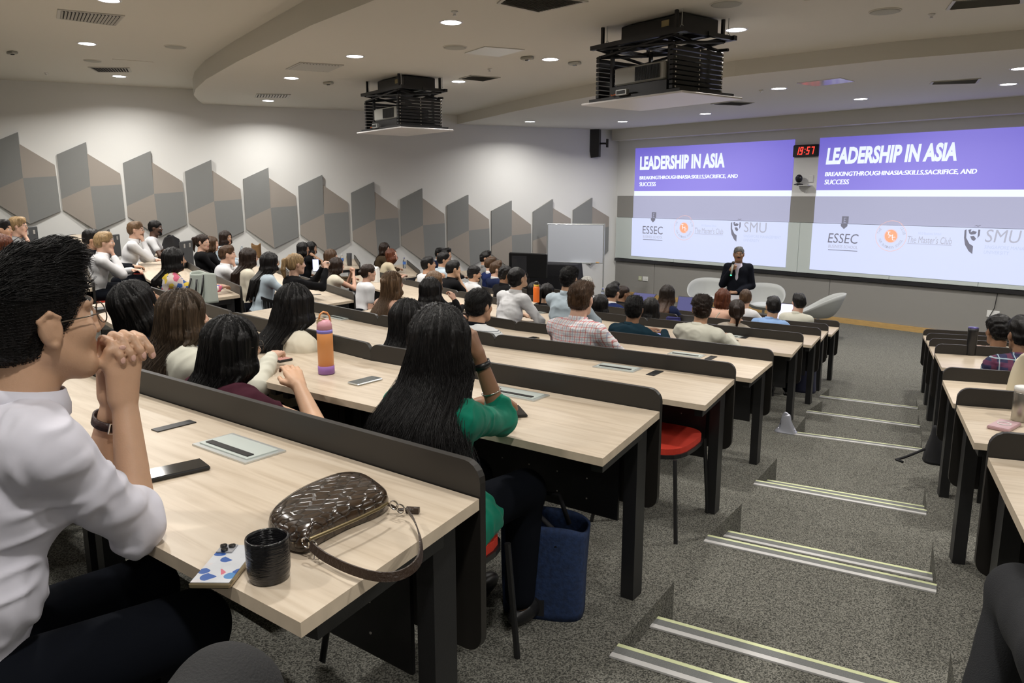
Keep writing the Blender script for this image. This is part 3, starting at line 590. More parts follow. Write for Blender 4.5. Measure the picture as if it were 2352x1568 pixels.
# ---------------- chairs ----------------
def make_chair(loc,rz,label,mult=1):
    t=empty('stacking_chair',loc,rz,label,'chair','black slotted chairs with red seats')
    b=MB(); 
    def pad(r,z0,z1,name,m):
        b=MB(); pts=[]
        for i in range(24):
            a=2*math.pi*i/24; x=.225*r*math.copysign(abs(math.cos(a))**.6,math.cos(a)); y=.21*r*math.copysign(abs(math.sin(a))**.6,math.sin(a)); pts.append((x,y))
        b.prism(pts,z0,z1); return b.build(name,m,t)
    pad(1.04,.425,.445,'seat_shell',BLK2); pad(1,.445,.475,'seat_pad',RED)
    b=MB(); N=9
    P=[]
    for i in range(N):
        z=.50+.28*i/(N-1); row=[]
        for j in range(13):
            a=(j/12-.5)*1.7; row.append((.24*math.sin(a)/math.sin(.85),-.20-.05*math.cos(a)-.06*(z-.5),z))
        P.append(row)
    for i in range(0,N-1):
        if i in (0,N-2): b.grid([P[i],P[i+1]])
    for j in range(12):
        if j%2==0: b.grid([[P[i][j],P[i][j+1]] for i in range(1,N-1)])
    b.v+= [ (x,y-.012,z) for x,y,z in b.v]; n=len(b.v)//2; b.f+=[tuple(reversed([k+n for k in f])) for f in b.f]; b.m+=b.m[:]
    b.build('backrest',BLK2,t)
    for x in(-.21,.21):
        b=MB(); b.tube([(x,.19,.43),(x+.02*(1 if x>0 else -1),.22,0)],.011); b.build('leg',BLACK,t)
        b=MB(); b.tube([(x,-.24,.74),(x,-.22,.56),(x,-.17,.43),(x+.02*(1 if x>0 else -1),-.26,0)],.011); b.build('leg',BLACK,t)
    return t
# ---------------- people: smooth implicit bodies ----------------
class Sdf:
    def __init__(s,lo,hi,h):
        s.lo=np.array(lo,'f'); s.h=h; s.n=np.ceil((np.array(hi)-s.lo)/h).astype(int)+1; s.d=np.full(s.n,.06,'f')
        s.ax=[(s.lo[i]+np.arange(s.n[i])*h).astype('f') for i in range(3)]
    def reg(s,lo,hi):
        a=np.clip(((np.array(lo)-s.lo)/s.h).astype(int),0,s.n); b=np.clip(((np.array(hi)-s.lo)/s.h).astype(int)+2,0,s.n); return a,b
    def ap(s,fn,lo,hi,k,op='u'):
        m=k+2.5*s.h; a,b=s.reg(np.array(lo)-m,np.array(hi)+m)
        if (b<=a).any(): return s
        sl=tuple(slice(a[i],b[i]) for i in range(3)); X,Y,Z=np.meshgrid(*[s.ax[i][sl[i]] for i in range(3)],indexing='ij',sparse=True)
        e=fn(X,Y,Z); d=s.d[sl]
        if op=='u': t=np.clip(.5+.5*(d-e)/k,0,1); s.d[sl]=d*(1-t)+e*t-k*t*(1-t)
        else: e=-e; t=np.clip(.5-.5*(d-e)/k,0,1); s.d[sl]=d*(1-t)+e*t+k*t*(1-t)
        return s
    def cone(s,a,b,ra,rb,k=.02,op='u'):
        a=np.array(a,'f'); b=np.array(b,'f'); ba=b-a; L=float(ba@ba)+1e-9; r=max(ra,rb)
        def fn(X,Y,Z):
            t=np.clip(((X-a[0])*ba[0]+(Y-a[1])*ba[1]+(Z-a[2])*ba[2])/L,0,1)
            return np.sqrt((X-a[0]-ba[0]*t)**2+(Y-a[1]-ba[1]*t)**2+(Z-a[2]-ba[2]*t)**2)-(ra+(rb-ra)*t)
        return s.ap(fn,np.minimum(a,b)-r,np.maximum(a,b)+r,k,op)
    def ell(s,c,r,k=.02,op='u',R=None):
        c=np.array(c,'f'); r=np.array(r,'f'); m=float(r.max()) if R is not None else r
        Ri=None if R is None else np.array(R,'f').T
        def fn(X,Y,Z):
            x,y,z=X-c[0],Y-c[1],Z-c[2]
            if Ri is not None: x,y,z=[Ri[i,0]*x+Ri[i,1]*y+Ri[i,2]*z for i in range(3)]
            k0=np.sqrt((x/r[0])**2+(y/r[1])**2+(z/r[2])**2); k1=np.sqrt((x/r[0]**2)**2+(y/r[1]**2)**2+(z/r[2]**2)**2)+1e-6
            return k0*(k0-1)/k1
        return s.ap(fn,c-m,c+m,k,op)
    def half(s,p,n,k=.01):     # keep the side opposite the normal
        p=np.array(p,'f'); n=np.array(n,'f'); n/=np.linalg.norm(n)
        X,Y,Z=np.meshgrid(*s.ax,indexing='ij',sparse=True); e=(X-p[0])*n[0]+(Y-p[1])*n[1]+(Z-p[2])*n[2]
        t=np.clip(.5-.5*(s.d-e)/k,0,1); s.d=s.d*(1-t)+e*t+k*t*(1-t); return s
    def mesh(s):
        d=s.d; d[0]=d[-1]=.05; d[:,0]=d[:,-1]=.05; d[:,:,0]=d[:,:,-1]=.05
        ins=d<0; c=np.zeros(tuple(np.array(d.shape)-1),'u1')
        for i in(0,1):
            for j in(0,1):
                for k in(0,1): c+=ins[i:d.shape[0]-1+i,j:d.shape[1]-1+j,k:d.shape[2]-1+k]
        I=np.argwhere((c>0)&(c<8)); idx=np.full(c.shape,-1,'i4'); idx[I[:,0],I[:,1],I[:,2]]=np.arange(len(I))
        acc=np.zeros((len(I),3),'f'); cnt=np.zeros(len(I),'f'); O=np.array([(i,j,k) for i in(0,1) for j in(0,1) for k in(0,1)])
        val={tuple(o):d[I[:,0]+o[0],I[:,1]+o[1],I[:,2]+o[2]] for o in O}
        for o in O:
            for a in range(3):
                if o[a]==0:
                    o2=o.copy(); o2[a]=1; v0=val[tuple(o)]; v1=val[tuple(o2)]; m=(v0<0)!=(v1<0); t=np.where(m,v0/np.where(m,v0-v1,1),0)
                    p=np.repeat(o[None].astype('f'),len(I),0); p[:,a]=t; acc+=p*m[:,None]; cnt+=m
        V=s.lo+(I+acc/np.maximum(cnt,1)[:,None])*s.h; Fs=[]
        for a in range(3):
            b_,c_=(a+1)%3,(a+2)%3; sl0=[slice(None)]*3; sl1=[slice(None)]*3; sl0[a]=slice(0,-1); sl1[a]=slice(1,None)
            m=ins[tuple(sl0)]!=ins[tuple(sl1)]; E=np.argwhere(m); E=E[(E[:,b_]>0)&(E[:,c_]>0)]
            q=[]
            for db,dc in((1,1),(0,1),(0,0),(1,0)):
                e=E.copy(); e[:,b_]-=db; e[:,c_]-=dc; q.append(idx[e[:,0],e[:,1],e[:,2]])
            q=np.stack(q,1); inside=ins[E[:,0],E[:,1],E[:,2]]; q[inside]=q[inside]; q[~inside]=q[~inside][:,::-1]; Fs.append(q)
        Q=np.concatenate(Fs); Q=Q[(Q>=0).all(1)]; return V.astype('f'),Q
def np_obj(name,V,Q,mats,parent=None,mi=None,smooth=True):
    me=bpy.data.meshes.new(name); me.vertices.add(len(V)); me.vertices.foreach_set('co',np.ascontiguousarray(V,'f').ravel())
    k=Q.shape[1]; me.loops.add(Q.size); me.loops.foreach_set('vertex_index',np.ascontiguousarray(Q,'i4').ravel()); me.polygons.add(len(Q))
    me.polygons.foreach_set('loop_start',np.arange(0,Q.size,k,dtype='i4'))
    for m in (mats if isinstance(mats,(list,tuple)) else [mats]): me.materials.append(m)
    if mi is not None: me.polygons.foreach_set('material_index',np.ascontiguousarray(mi,'i4'))
    me.polygons.foreach_set('use_smooth',np.full(len(Q),smooth)); me.update(calc_edges=True)
    o=bpy.data.objects.new(name,me); COL.objects.link(o); o.parent=parent; return o
def vnoise(P,seed,f):      # cheap smooth pseudo noise
    r=np.random.RandomState(seed); o=np.zeros(len(P),'f')
    for i in range(6): w=r.randn(3)*f; o+=np.sin(P@w+r.rand()*6.28)
    return o/6
def vnormals(V,Q):
    a=V[Q[:,2]]-V[Q[:,0]]; b_=V[Q[:,3]]-V[Q[:,1]]; n=np.cross(a,b_); N=np.zeros_like(V)
    for k in range(4): np.add.at(N,Q[:,k],n)
    return N/(np.linalg.norm(N,axis=1)[:,None]+1e-9)
# ---- materials for people
SKINC=dict(light=(.56,.33,.235),fair=(.60,.37,.27),tan=(.44,.25,.155),brown=(.26,.135,.075),dark=(.085,.042,.026),asian=(.52,.315,.20))
def skin(k):
    m=M('skin '+k,SKINC[k],.5,noise=.06,scale=14,bump=.06,bscale=260); b=m.node_tree.nodes['Principled BSDF']; b.inputs['Subsurface Weight'].default_value=.08; b.inputs['Subsurface Radius'].default_value=(.02,.008,.004); return m
def hairmat(name,c,c2=None):
    key='hair '+name
    if key in MATS: return MATS[key]
    m,t,b=nodes(key); mp=mapping(t,(60,60,5)); n=t.nodes.new('ShaderNodeTexNoise'); n.inputs['Scale'].default_value=2; n.inputs['Detail'].default_value=4; t.links.new(mp.outputs[0],n.inputs['Vector'])
    r=ramp(t,n.outputs[0],[(.3,tuple(x*.5 for x in c)),(.55,c),(.8,tuple(min(1,x*1.8) for x in c))]); out=r.outputs[0]
    if c2:
        g=mapping(t,(1,1,1)); sp=t.nodes.new('ShaderNodeSeparateXYZ'); t.links.new(g.outputs[0],sp.inputs[0]); mr=t.nodes.new('ShaderNodeMapRange'); mr.inputs[1].default_value=1.15; mr.inputs[2].default_value=.85; t.links.new(sp.outputs[2],mr.inputs[0])
        mx=t.nodes.new('ShaderNodeMix'); mx.data_type='RGBA'; mx.inputs[7].default_value=(*c2,1); t.links.new(mr.outputs[0],mx.inputs[0]); t.links.new(out,mx.inputs[6]); out=mx.outputs[2]
    t.links.new(out,b.inputs['Base Color']); b.inputs['Roughness'].default_value=.46; b.inputs['Specular IOR Level'].default_value=.28; b.inputs['Anisotropic'].default_value=.6
    bp=t.nodes.new('ShaderNodeBump'); bp.inputs['Strength'].default_value=.9; bp.inputs['Distance'].default_value=.006; t.links.new(n.outputs[0],bp.inputs['Height']); t.links.new(bp.outputs[0],b.inputs['Normal'])
    MATS[key]=m; return m
HC=dict(black=((.008,.007,.007),None),dbrown=((.022,.012,.008),None),brown=((.07,.038,.02),None),lbrown=((.15,.09,.05),None),blond=((.30,.20,.10),None),grey=((.40,.39,.36),None),red=((.10,.030,.014),None),ombre=((.012,.008,.006),(.10,.045,.02)),ashb=((.055,.036,.022),None),salt=((.10,.10,.095),None))
def hmat(k): return hairmat(k,*HC[k])
def cloth(name,c,noise=.05): return M('cloth '+name,c,.88,noise=noise,scale=9,bump=.25,bscale=7,sheen=.1 if max(c)>.1 else 0,spec=.25 if max(c)>.1 else .08)
def grid_cloth(name,base,lines,sc=1.0,rot=0):
    key='cloth '+name
    if key in MATS: return MATS[key]
    m,t,b=nodes(key); mp=mapping(t,(sc,sc,sc),(0,0,rot)); sp=t.nodes.new('ShaderNodeSeparateXYZ'); t.links.new(mp.outputs[0],sp.inputs[0])
    cur=None; rgb=t.nodes.new('ShaderNodeRGB'); rgb.outputs[0].default_value=(*base,1); cur=rgb.outputs[0]
    for axis,per,w,ph,col in lines:
        src=sp.outputs[axis]
        ad=t.nodes.new('ShaderNodeMath'); ad.operation='ADD'; ad.inputs[1].default_value=ph+10; t.links.new(src,ad.inputs[0])
        md=t.nodes.new('ShaderNodeMath'); md.operation='MODULO'; md.inputs[1].default_value=per; t.links.new(ad.outputs[0],md.inputs[0])
        lt=t.nodes.new('ShaderNodeMath'); lt.operation='LESS_THAN'; lt.inputs[1].default_value=w; t.links.new(md.outputs[0],lt.inputs[0])
        ml=t.nodes.new('ShaderNodeMath'); ml.operation='MULTIPLY'; ml.inputs[1].default_value=.75; t.links.new(lt.outputs[0],ml.inputs[0])
        mx=t.nodes.new('ShaderNodeMix'); mx.data_type='RGBA'; mx.inputs[7].default_value=(*col,1); t.links.new(ml.outputs[0],mx.inputs[0]); t.links.new(cur,mx.inputs[6]); cur=mx.outputs[2]
    t.links.new(cur,b.inputs['Base Color']); b.inputs['Roughness'].default_value=.85; MATS[key]=m; return m
def floral():
    m,t,b=nodes('cloth floral'); mp=mapping(t,(22,22,22)); v=t.nodes.new('ShaderNodeTexVoronoi'); v.inputs['Scale'].default_value=1; t.links.new(mp.outputs[0],v.inputs['Vector'])
    sp=t.nodes.new('ShaderNodeSeparateColor'); t.links.new(v.outputs['Color'],sp.inputs[0])
    r=ramp(t,sp.outputs[0],[(0,(.65,.55,.5)),(.3,(.6,.12,.2)),(.45,(.7,.5,.05)),(.6,(.65,.6,.6)),(.75,(.03,.10,.35)),(.9,(.05,.3,.2))]); r.color_ramp.interpolation='CONSTANT'
    t.links.new(r.outputs[0],b.inputs['Base Color']); b.inputs['Roughness'].default_value=.8; MATS['cloth floral']=m; return m
CL={}
def C_(k):
    if k in CL: return CL[k]
    T={'white':(.62,.62,.63),'cream':(.62,.57,.46),'lblue':(.36,.47,.62),'sky':(.22,.35,.60),'ltblue':(.42,.50,.56),'black':(.008,.008,.009),'navy':(.012,.018,.05),'teal':(.010,.028,.042),'blazer':(.012,.020,.075),'grey':(.16,.16,.16),'dgrey':(.04,.042,.045),'taupe':(.30,.26,.21),'maroon':(.045,.012,.02),'green':(.0,.165,.10),'purple':(.12,.05,.25),'burg':(.13,.01,.02),'brown':(.05,.035,.02),'skin':(.5,.3,.2),'dnavy':(.004,.005,.008),'shirtw':(.60,.59,.66),'ivory':(.55,.54,.46),'beige':(.50,.43,.30),'fleece':(.010,.014,.028)}
    if k=='check': m=grid_cloth('red check',(.62,.60,.60),[(0,.034,.0045,0,(.45,.06,.06)),(2,.034,.0045,0,(.5,.1,.1)),(0,.034,.004,.017,(.3,.33,.45)),(2,.034,.003,.017,(.35,.38,.48))])
    elif k=='plaid': m=grid_cloth('dark plaid',(.012,.012,.05),[(0,.09,.03,0,(.10,.015,.04)),(2,.09,.03,.02,(.09,.015,.05)),(0,.09,.007,.05,(.3,.4,.45)),(2,.09,.007,.06,(.3,.4,.45))])
    elif k=='stripe': m=grid_cloth('striped polo',(.58,.59,.60),[(2,.075,.005,0,(.02,.04,.05)),(2,.075,.003,.012,(.03,.08,.08))])
    elif k=='floral': m=floral()
    else: m=cloth(k,T[k])
    CL[k]=m; return m
EYEW=M('eye white',(.6,.58,.55),.3); EYED=M('dark iris and brow',(.012,.009,.008),.4); LIPM=M('lip tint',(.35,.12,.10),.5)
def rotm(yaw,pitch=0,roll=0):
    return Matrix.Rotation(yaw,3,'Z')@Matrix.Rotation(-pitch,3,'X')@Matrix.Rotation(roll,3,'Y')
class Head:
    def __init__(s,c,R,sc=1,fem=False): s.c=Vector(c); s.R=R; s.sc=sc; s.fem=fem; s.Rn=np.array([list(r) for r in R],'f')
    def w(s,p): return s.c+s.R@(Vector(p)*s.sc)
def head_sdf(S,H,near,neck):
    e=lambda c,r,k=.02,op='u':S.ell(H.w(c),[x*H.sc for x in r],k*H.sc,op,H.Rn)
    c=lambda a,b_,ra,rb,k=.015,op='u':S.cone(H.w(a),H.w(b_),ra*H.sc,rb*H.sc,k*H.sc,op)
    jw=.9 if H.fem else 1
    S.cone(H.w((0,-.035,-.05)),neck,(.047 if H.fem else .055)*H.sc,.058 if H.fem else .066,.02)
    e((0,-.012,.035),(.074,.096,.083)); e((0,.022,-.035),(.058*jw,.066,.078),.03); c((-.012,.062,-.098),(.012,.062,-.098),.020,.020,.03)
    for x in(-1,1):
        c((x*.048*jw,-.002,-.045),(x*.030,.05,-.088),.020,.018,.025); e((x*.040,.058,-.022),(.022,.022,.022),.025)
        e((x*.076,-.006,-.003),(.012,.021,.033),.006)
        if near:
            e((x*.0945,.004,-.006),(.010,.010,.016),.003,'s'); c((x*.083,-.024,.016),(x*.088,-.006,.029),.0045,.0045,.004); c((x*.088,-.006,.029),(x*.083,.013,.016),.0045,.0035,.004); c((x*.083,-.024,.016),(x*.081,-.016,-.016),.0045,.005,.004); c((x*.082,-.006,-.030),(x*.080,-.002,-.034),.007,.006,.005); c((x*.084,-.012,.012),(x*.083,-.006,-.014),.0035,.0035,.003)
        e((x*.031,.098,.006),(.017,.016,.012),.012,'s'); e((x*.030,.074,.004),(.0125,.0125,.0125),.003)
        c((x*.012,.088,.026),(x*.045,.074,.028),.010,.008,.012)
        e((x*.010,.093,-.030),(.009,.010,.008),.006)
    c((0,.086,.018),(0,.105,-.022),.008,.011,.010); 
    c((-.017,.078,-.054),(.017,.078,-.054),.009,.009,.008); c((-.014,.077,-.066),(.014,.077,-.066),.009,.009,.008)
def face_mats(V,Q,H):
    c=V[Q].mean(1)-np.array(H.c,'f'); L=(c@H.Rn)/H.sc; mi=np.zeros(len(Q),'i4'); x,y,z=np.abs(L[:,0]),L[:,1],L[:,2]
    mi[(x<.022)&(y>.082)&(y<.097)&(z<-.051)&(z>-.071)]=2
    mi[(y>.066)&(y<.1)&(x>.014)&(x<.050)&(np.abs(z-(.036-.10*(x-.03)**1))<.0045)]=1
    r2=(x-.030)**2+(z-.004)**2; ev=(y>.078)&(x>.018)&(x<.043)&(np.abs(z-.004)<.0062); mi[ev]=3; mi[ev&(r2<.0055**2)]=1
    return mi
def arm_ik(S,T,pole,l1=.285,l2=.25):
    S=Vector(S);T=Vector(T); d=T-S; L=d.length
    if L>l1+l2-.005: T=S+d*((l1+l2-.005)/L); d=T-S; L=d.length
    a=(l1*l1-l2*l2+L*L)/(2*L); h=math.sqrt(max(0,l1*l1-a*a)); u=d/L; p=Vector(pole); p=(p-u*p.dot(u)).normalized(); return S+u*a+p*h,T
def hand_sdf(S,wr,fd,up,side,near,mode='relax',sc=1,k=.006):
    # fd finger direction, up = back of hand normal; side: thumb side vector sign
    fd=Vector(fd).normalized(); up=Vector(up); up=(up-fd*up.dot(fd)).normalized(); sd=fd.cross(up)*side
    P=lambda f,s_,u:wr+(fd*f+sd*s_+up*u)*sc
    rr=.0088 if near else .0115
    S.cone(P(.01,.012,0),P(.085,.026,0),.019*sc,.013*sc,k*2); S.cone(P(.01,-.012,0),P(.080,-.026,0),.019*sc,.012*sc,k*2); S.cone(P(.02,0,0),P(.085,0,0),.020*sc,.014*sc,k*2)
    cur={'relax':(.25,.5,.6),'fist':(1.3,1.7,1.2),'flat':(.05,.08,.08),'hold':(.7,.9,.7)}[mode]
    for i,(s_,L) in enumerate(((.028,.9),(.0095,1.0),(-.0095,.94),(-.027,.76))):
        a=0;p=P(.088 if i<3 else .080,s_,.002)
        for j,l in enumerate((.042*L,.027*L,.022*L)):
            a+=cur[j]; d=fd*math.cos(a)-up*math.sin(a); q=p+d*l*sc; S.cone(p,q,(rr-.0006*j)*sc,(rr-.0008-.0006*j)*sc,.004 if near else .003); p=q
    t0=P(.025,.025,-.008); t1=P(.055,.048,-.016); t2=P(.085,.050 if mode!='fist' else .030,-.022); S.cone(t0,t1,.013*sc,.011*sc,k); S.cone(t1,t2,.0105*sc,.009*sc,k)
def backshift(V,H):
    z=V[:,2]; tl=math.tan(max(0,getattr(H,'lean',.1)+.02)); s=np.clip((-z-.09)/.11,0,1)*np.maximum(0,.035+(-z-.155)*tl+.125*getattr(H,'bk',1)-.055)
    V=V.copy(); V[:,1]-=s; V[:,0]+=s*getattr(H,'xs',0); return V
def hair_mesh(H,style,h,seed,drop=None,wav=0,vol=1,flare=0):
    """returns V,Q in person space; works in head space then maps back"""
    L={'short':0,'quiff':0,'crop':0,'bald':0,'curly':0,'bob':.17,'long':.36,'xlong':.52,'pony':.0,'bun':0,'halfup':.36,'med':.24}[style] if drop is None else drop
    lo=[-.20,-.24,-.16-L]; hi=[.20,.17,.19]
    S=Sdf(lo,hi,h); e=S.ell; fem=L>0 or style in('pony','bun')
    g=.007*vol
    e((0,-.014,.040),(.076+g,.100+g,.086+g),.02); e((0,-.045,-.005),(.070+g,.068+g,.070),.02)
    if style in('short','quiff','crop','curly'):
        if style=='quiff': S.cone((-.035,.055,.115),(.03,.06,.115),.028,.028,.03); S.cone((0,.0,.118),(0,.05,.120),.030,.03,.02)
        if style=='short': S.cone((-.04,.045,.095),(.04,.045,.095),.030,.030,.03)
        if style=='curly': e((0,-.005,.075),(.088,.098,.068),.02)
        e((0,.105,-.035),(.085,.075,.092) if style!='quiff' else (.088,.084,.104),.012,'s'); 
        for x in(-1,1): e((x*.095,.045,-.03),(.032,.06,.075),.01,'s'); e((x*.09,-.012,-.035),(.028,.034,.046),.008,'s')
        S.half((0,-.06,-.072),(0,.25,-1),.01)
    else:
        e((0,.112,-.042),(.068 if L>.1 else .077,.100,.100),.012,'s')
        if style in('pony','bun'):
            for x in(-1,1): e((x*.09,.0,-.045),(.03,.05,.05),.01,'s')
            S.half((0,-.06,-.065),(0,.25,-1),.01)
            if style=='bun': e((0,-.125,.01),(.035,.03,.035),.01)
            else:
                pts=[(0,-.10,.07),(0,-.15,.05),(.01,-.165,-.05),(.005,-.15,-.16)]
                for i,(p,q) in enumerate(zip(pts,pts[1:])): S.cone(p,q,(.022,.028,.026)[i],(.028,.026,.010)[i],.015)
        else:
            n=7
            for i in range(n):
                a=math.radians(-90+(i-(n-1)/2)*(48 if L>.1 else 40)); x,y=math.cos(a)*.068,math.sin(a)*.070-.012
                if style=='halfup' and abs(i-3)>2: continue
                bot=-.09-L*(1 if abs(i-3)<3 else .82); xo=x*(1.0+.25*min(L,.4)/.4) ; yo=min(y,.0)-.035*min(1,L/.3)
                z1=-.08
                S.cone((x,y,.04),(x*1.05,y-.004,z1),.030,.034,.03); S.cone((x*1.05,y-.004,z1),(xo*.95*(1+flare),yo-.01,bot),.034,.013 if L>.2 else .024,.03)
            if L>.2: S.cone((0,-.08,-.1),(0,-.10,-.09-L*.8),.045,.025,.04)
    if style=='halfup': e((0,-.115,.055),(.03,.025,.03),.02)
    V,Q=S.mesh(); N=vnormals(V,Q); ang=np.arctan2(V[:,0],V[:,1]+.01); r=np.random.RandomState(seed); o=np.zeros(len(V),'f')
    if style=='curly': o=vnoise(V,seed,90)*.010
    elif style in('short','quiff','crop'): o=vnoise(V*np.array([1,.35,.6],'f'),seed,130)*.006+vnoise(V,seed+1,50)*.006
    else:
        for f in(9,17,31,55):
            o+=np.sin(ang*f+r.rand()*6+V[:,2]*(8+6*r.rand())*(1+wav))*(.0035 if f<20 else .002)
        low=np.clip((-.02-V[:,2])/.3,0,1); o+=low*vnoise(V,seed+3,22+20*wav)*.008*(1+2*wav)
        if wav: o+=low*np.sin(V[:,2]*46+ang*3)*.010*wav
    V=V+N*o[:,None]
    if L>.12: V=backshift(V,H)
    V=(V*H.sc)@H.Rn.T+np.array(H.c,'f')
    return V.astype('f'),Q
def strands(H,style,n,seed,L,spread=.0,r=.0007,wav=.0,seg=14,flare=0):
    """thin hair locks over the head and down the back; head space -> person space"""
    R=np.random.RandomState(seed); VV=[];QQ=[];o=0
    ca=[(math.cos(a),math.sin(a)) for a in(0,2.094,4.188)]
    for k in range(n):
        a=math.radians(-90+(R.rand()-.5)*(252 if style!='short' else 360)); t0=R.rand(); top=.05+.07*R.rand()
        pts=[]; er=1.0+.05*R.rand(); ph=R.rand()*6.28; Lk=L*(.75+.3*R.rand()); dx=(R.rand()-.5)*spread
        el0=math.radians(25+65*R.rand()); 
        for i in range(seg):
            t=i/(seg-1)
            if t<.4:
                el=el0*(1-t/.4); x=math.cos(a)*math.cos(el)*.086*er; y=-.014+math.sin(a)*math.cos(el)*.108*er; z=.040+math.sin(el)*.094*er
                bx,by,bz=x,y,z
            else:
                u=(t-.4)/.6; z=bz-(.07+Lk)*u; x=bx*(1+(.12+flare)*u)+dx*u*u+wav*math.sin(u*11+ph)*.012*u; y=by-.03*min(1,u*2) -(.02*u) + wav*math.cos(u*12+ph)*.01*u
                if y>.03: y=.03-(.03*u)
            pts.append((x,y,z))
        pts=np.array(pts,'f'); 
        for i,p in enumerate(pts):
            rr=r*(1.0 if i<seg*.75 else max(.25,1-(i/seg-.75)*3))
            for c_,s_ in ca: VV.append((p[0]+c_*rr,p[1]+s_*rr,p[2]))
        for i in range(seg-1):
            for j in range(3): QQ.append((o+i*3+j,o+i*3+(j+1)%3,o+i*3+3+(j+1)%3,o+i*3+3+j))
        o+=seg*3
    V=np.array(VV,'f')
    if L>.12: V=backshift(V,H)
    V=(V*H.sc)@H.Rn.T+np.array(H.c,'f'); return V,np.array(QQ,'i4')
LIFT=[1.0]; SIDE=[.35]
def tufts(H,V,Q,n,L,flow,seed,r=.0008):
    R=np.random.RandomState(seed); N=vnormals(V,Q); ids=R.randint(0,len(V),n); VV=[];QQ=[];o=0; fl=H.Rn@np.array(flow,'f')
    ca=[(math.cos(a),math.sin(a)) for a in(0,2.094,4.188)]; cl=vnoise(V,seed+9,30)
    for i in ids:
        p=V[i].astype('f'); nn=N[i]; lz=float((p-np.array(H.c,'f'))@H.Rn[:,2])/H.sc
        t=fl-nn*(fl@nn)+R.randn(3)*.11; t/=np.linalg.norm(t)+1e-6; b_=np.cross(nn,t); l=L*(.5+.8*R.rand())*(1 if lz>.055 else SIDE[0]); lift=(.25+.5*max(0,cl[i]))*LIFT[0]
        for k in range(6):
            u=k/5; q=p+t*l*u+nn*(.002+lift*l*u*(1-u*.8)-(l*u)**2/.15); rr=r*(1-.75*u)*1.6
            for c_,s_ in ca: VV.append(q+b_*c_*rr+nn*s_*rr)
        for k in range(5):
            for j in range(3): QQ.append((o+k*3+j,o+k*3+(j+1)%3,o+k*3+3+(j+1)%3,o+k*3+3+j))
        o+=18
    return np.array(VV,'f'),np.array(QQ,'i4')
def merge(a,b): return np.concatenate([a[0],b[0]]),np.concatenate([a[1],b[1]+len(a[0])])
def glasses(H,parent,m,round_=True):
    b=MB()
    for x in(-1,1):
        cc=[H.w((x*.032+.023*math.cos(a),.101,.004+.020*math.sin(a))) for a in [i*math.pi/8 for i in range(17)]]; b.tube(cc,.0013*H.sc,n=5,cap=False)
        b.tube([H.w((x*.055,.100,.008)),H.w((x*.075,.06,.008)),H.w((x*.080,.0,.008)),H.w((x*.078,-.02,-.005))],.0014,n=5)
    b.tube([H.w((-.009,.103,.010)),H.w((.009,.103,.010))],.0012,n=5); return b.build('glasses',m,parent,True)
GLM=M('thin metal spectacle frame',(.12,.10,.08),.3,.8)
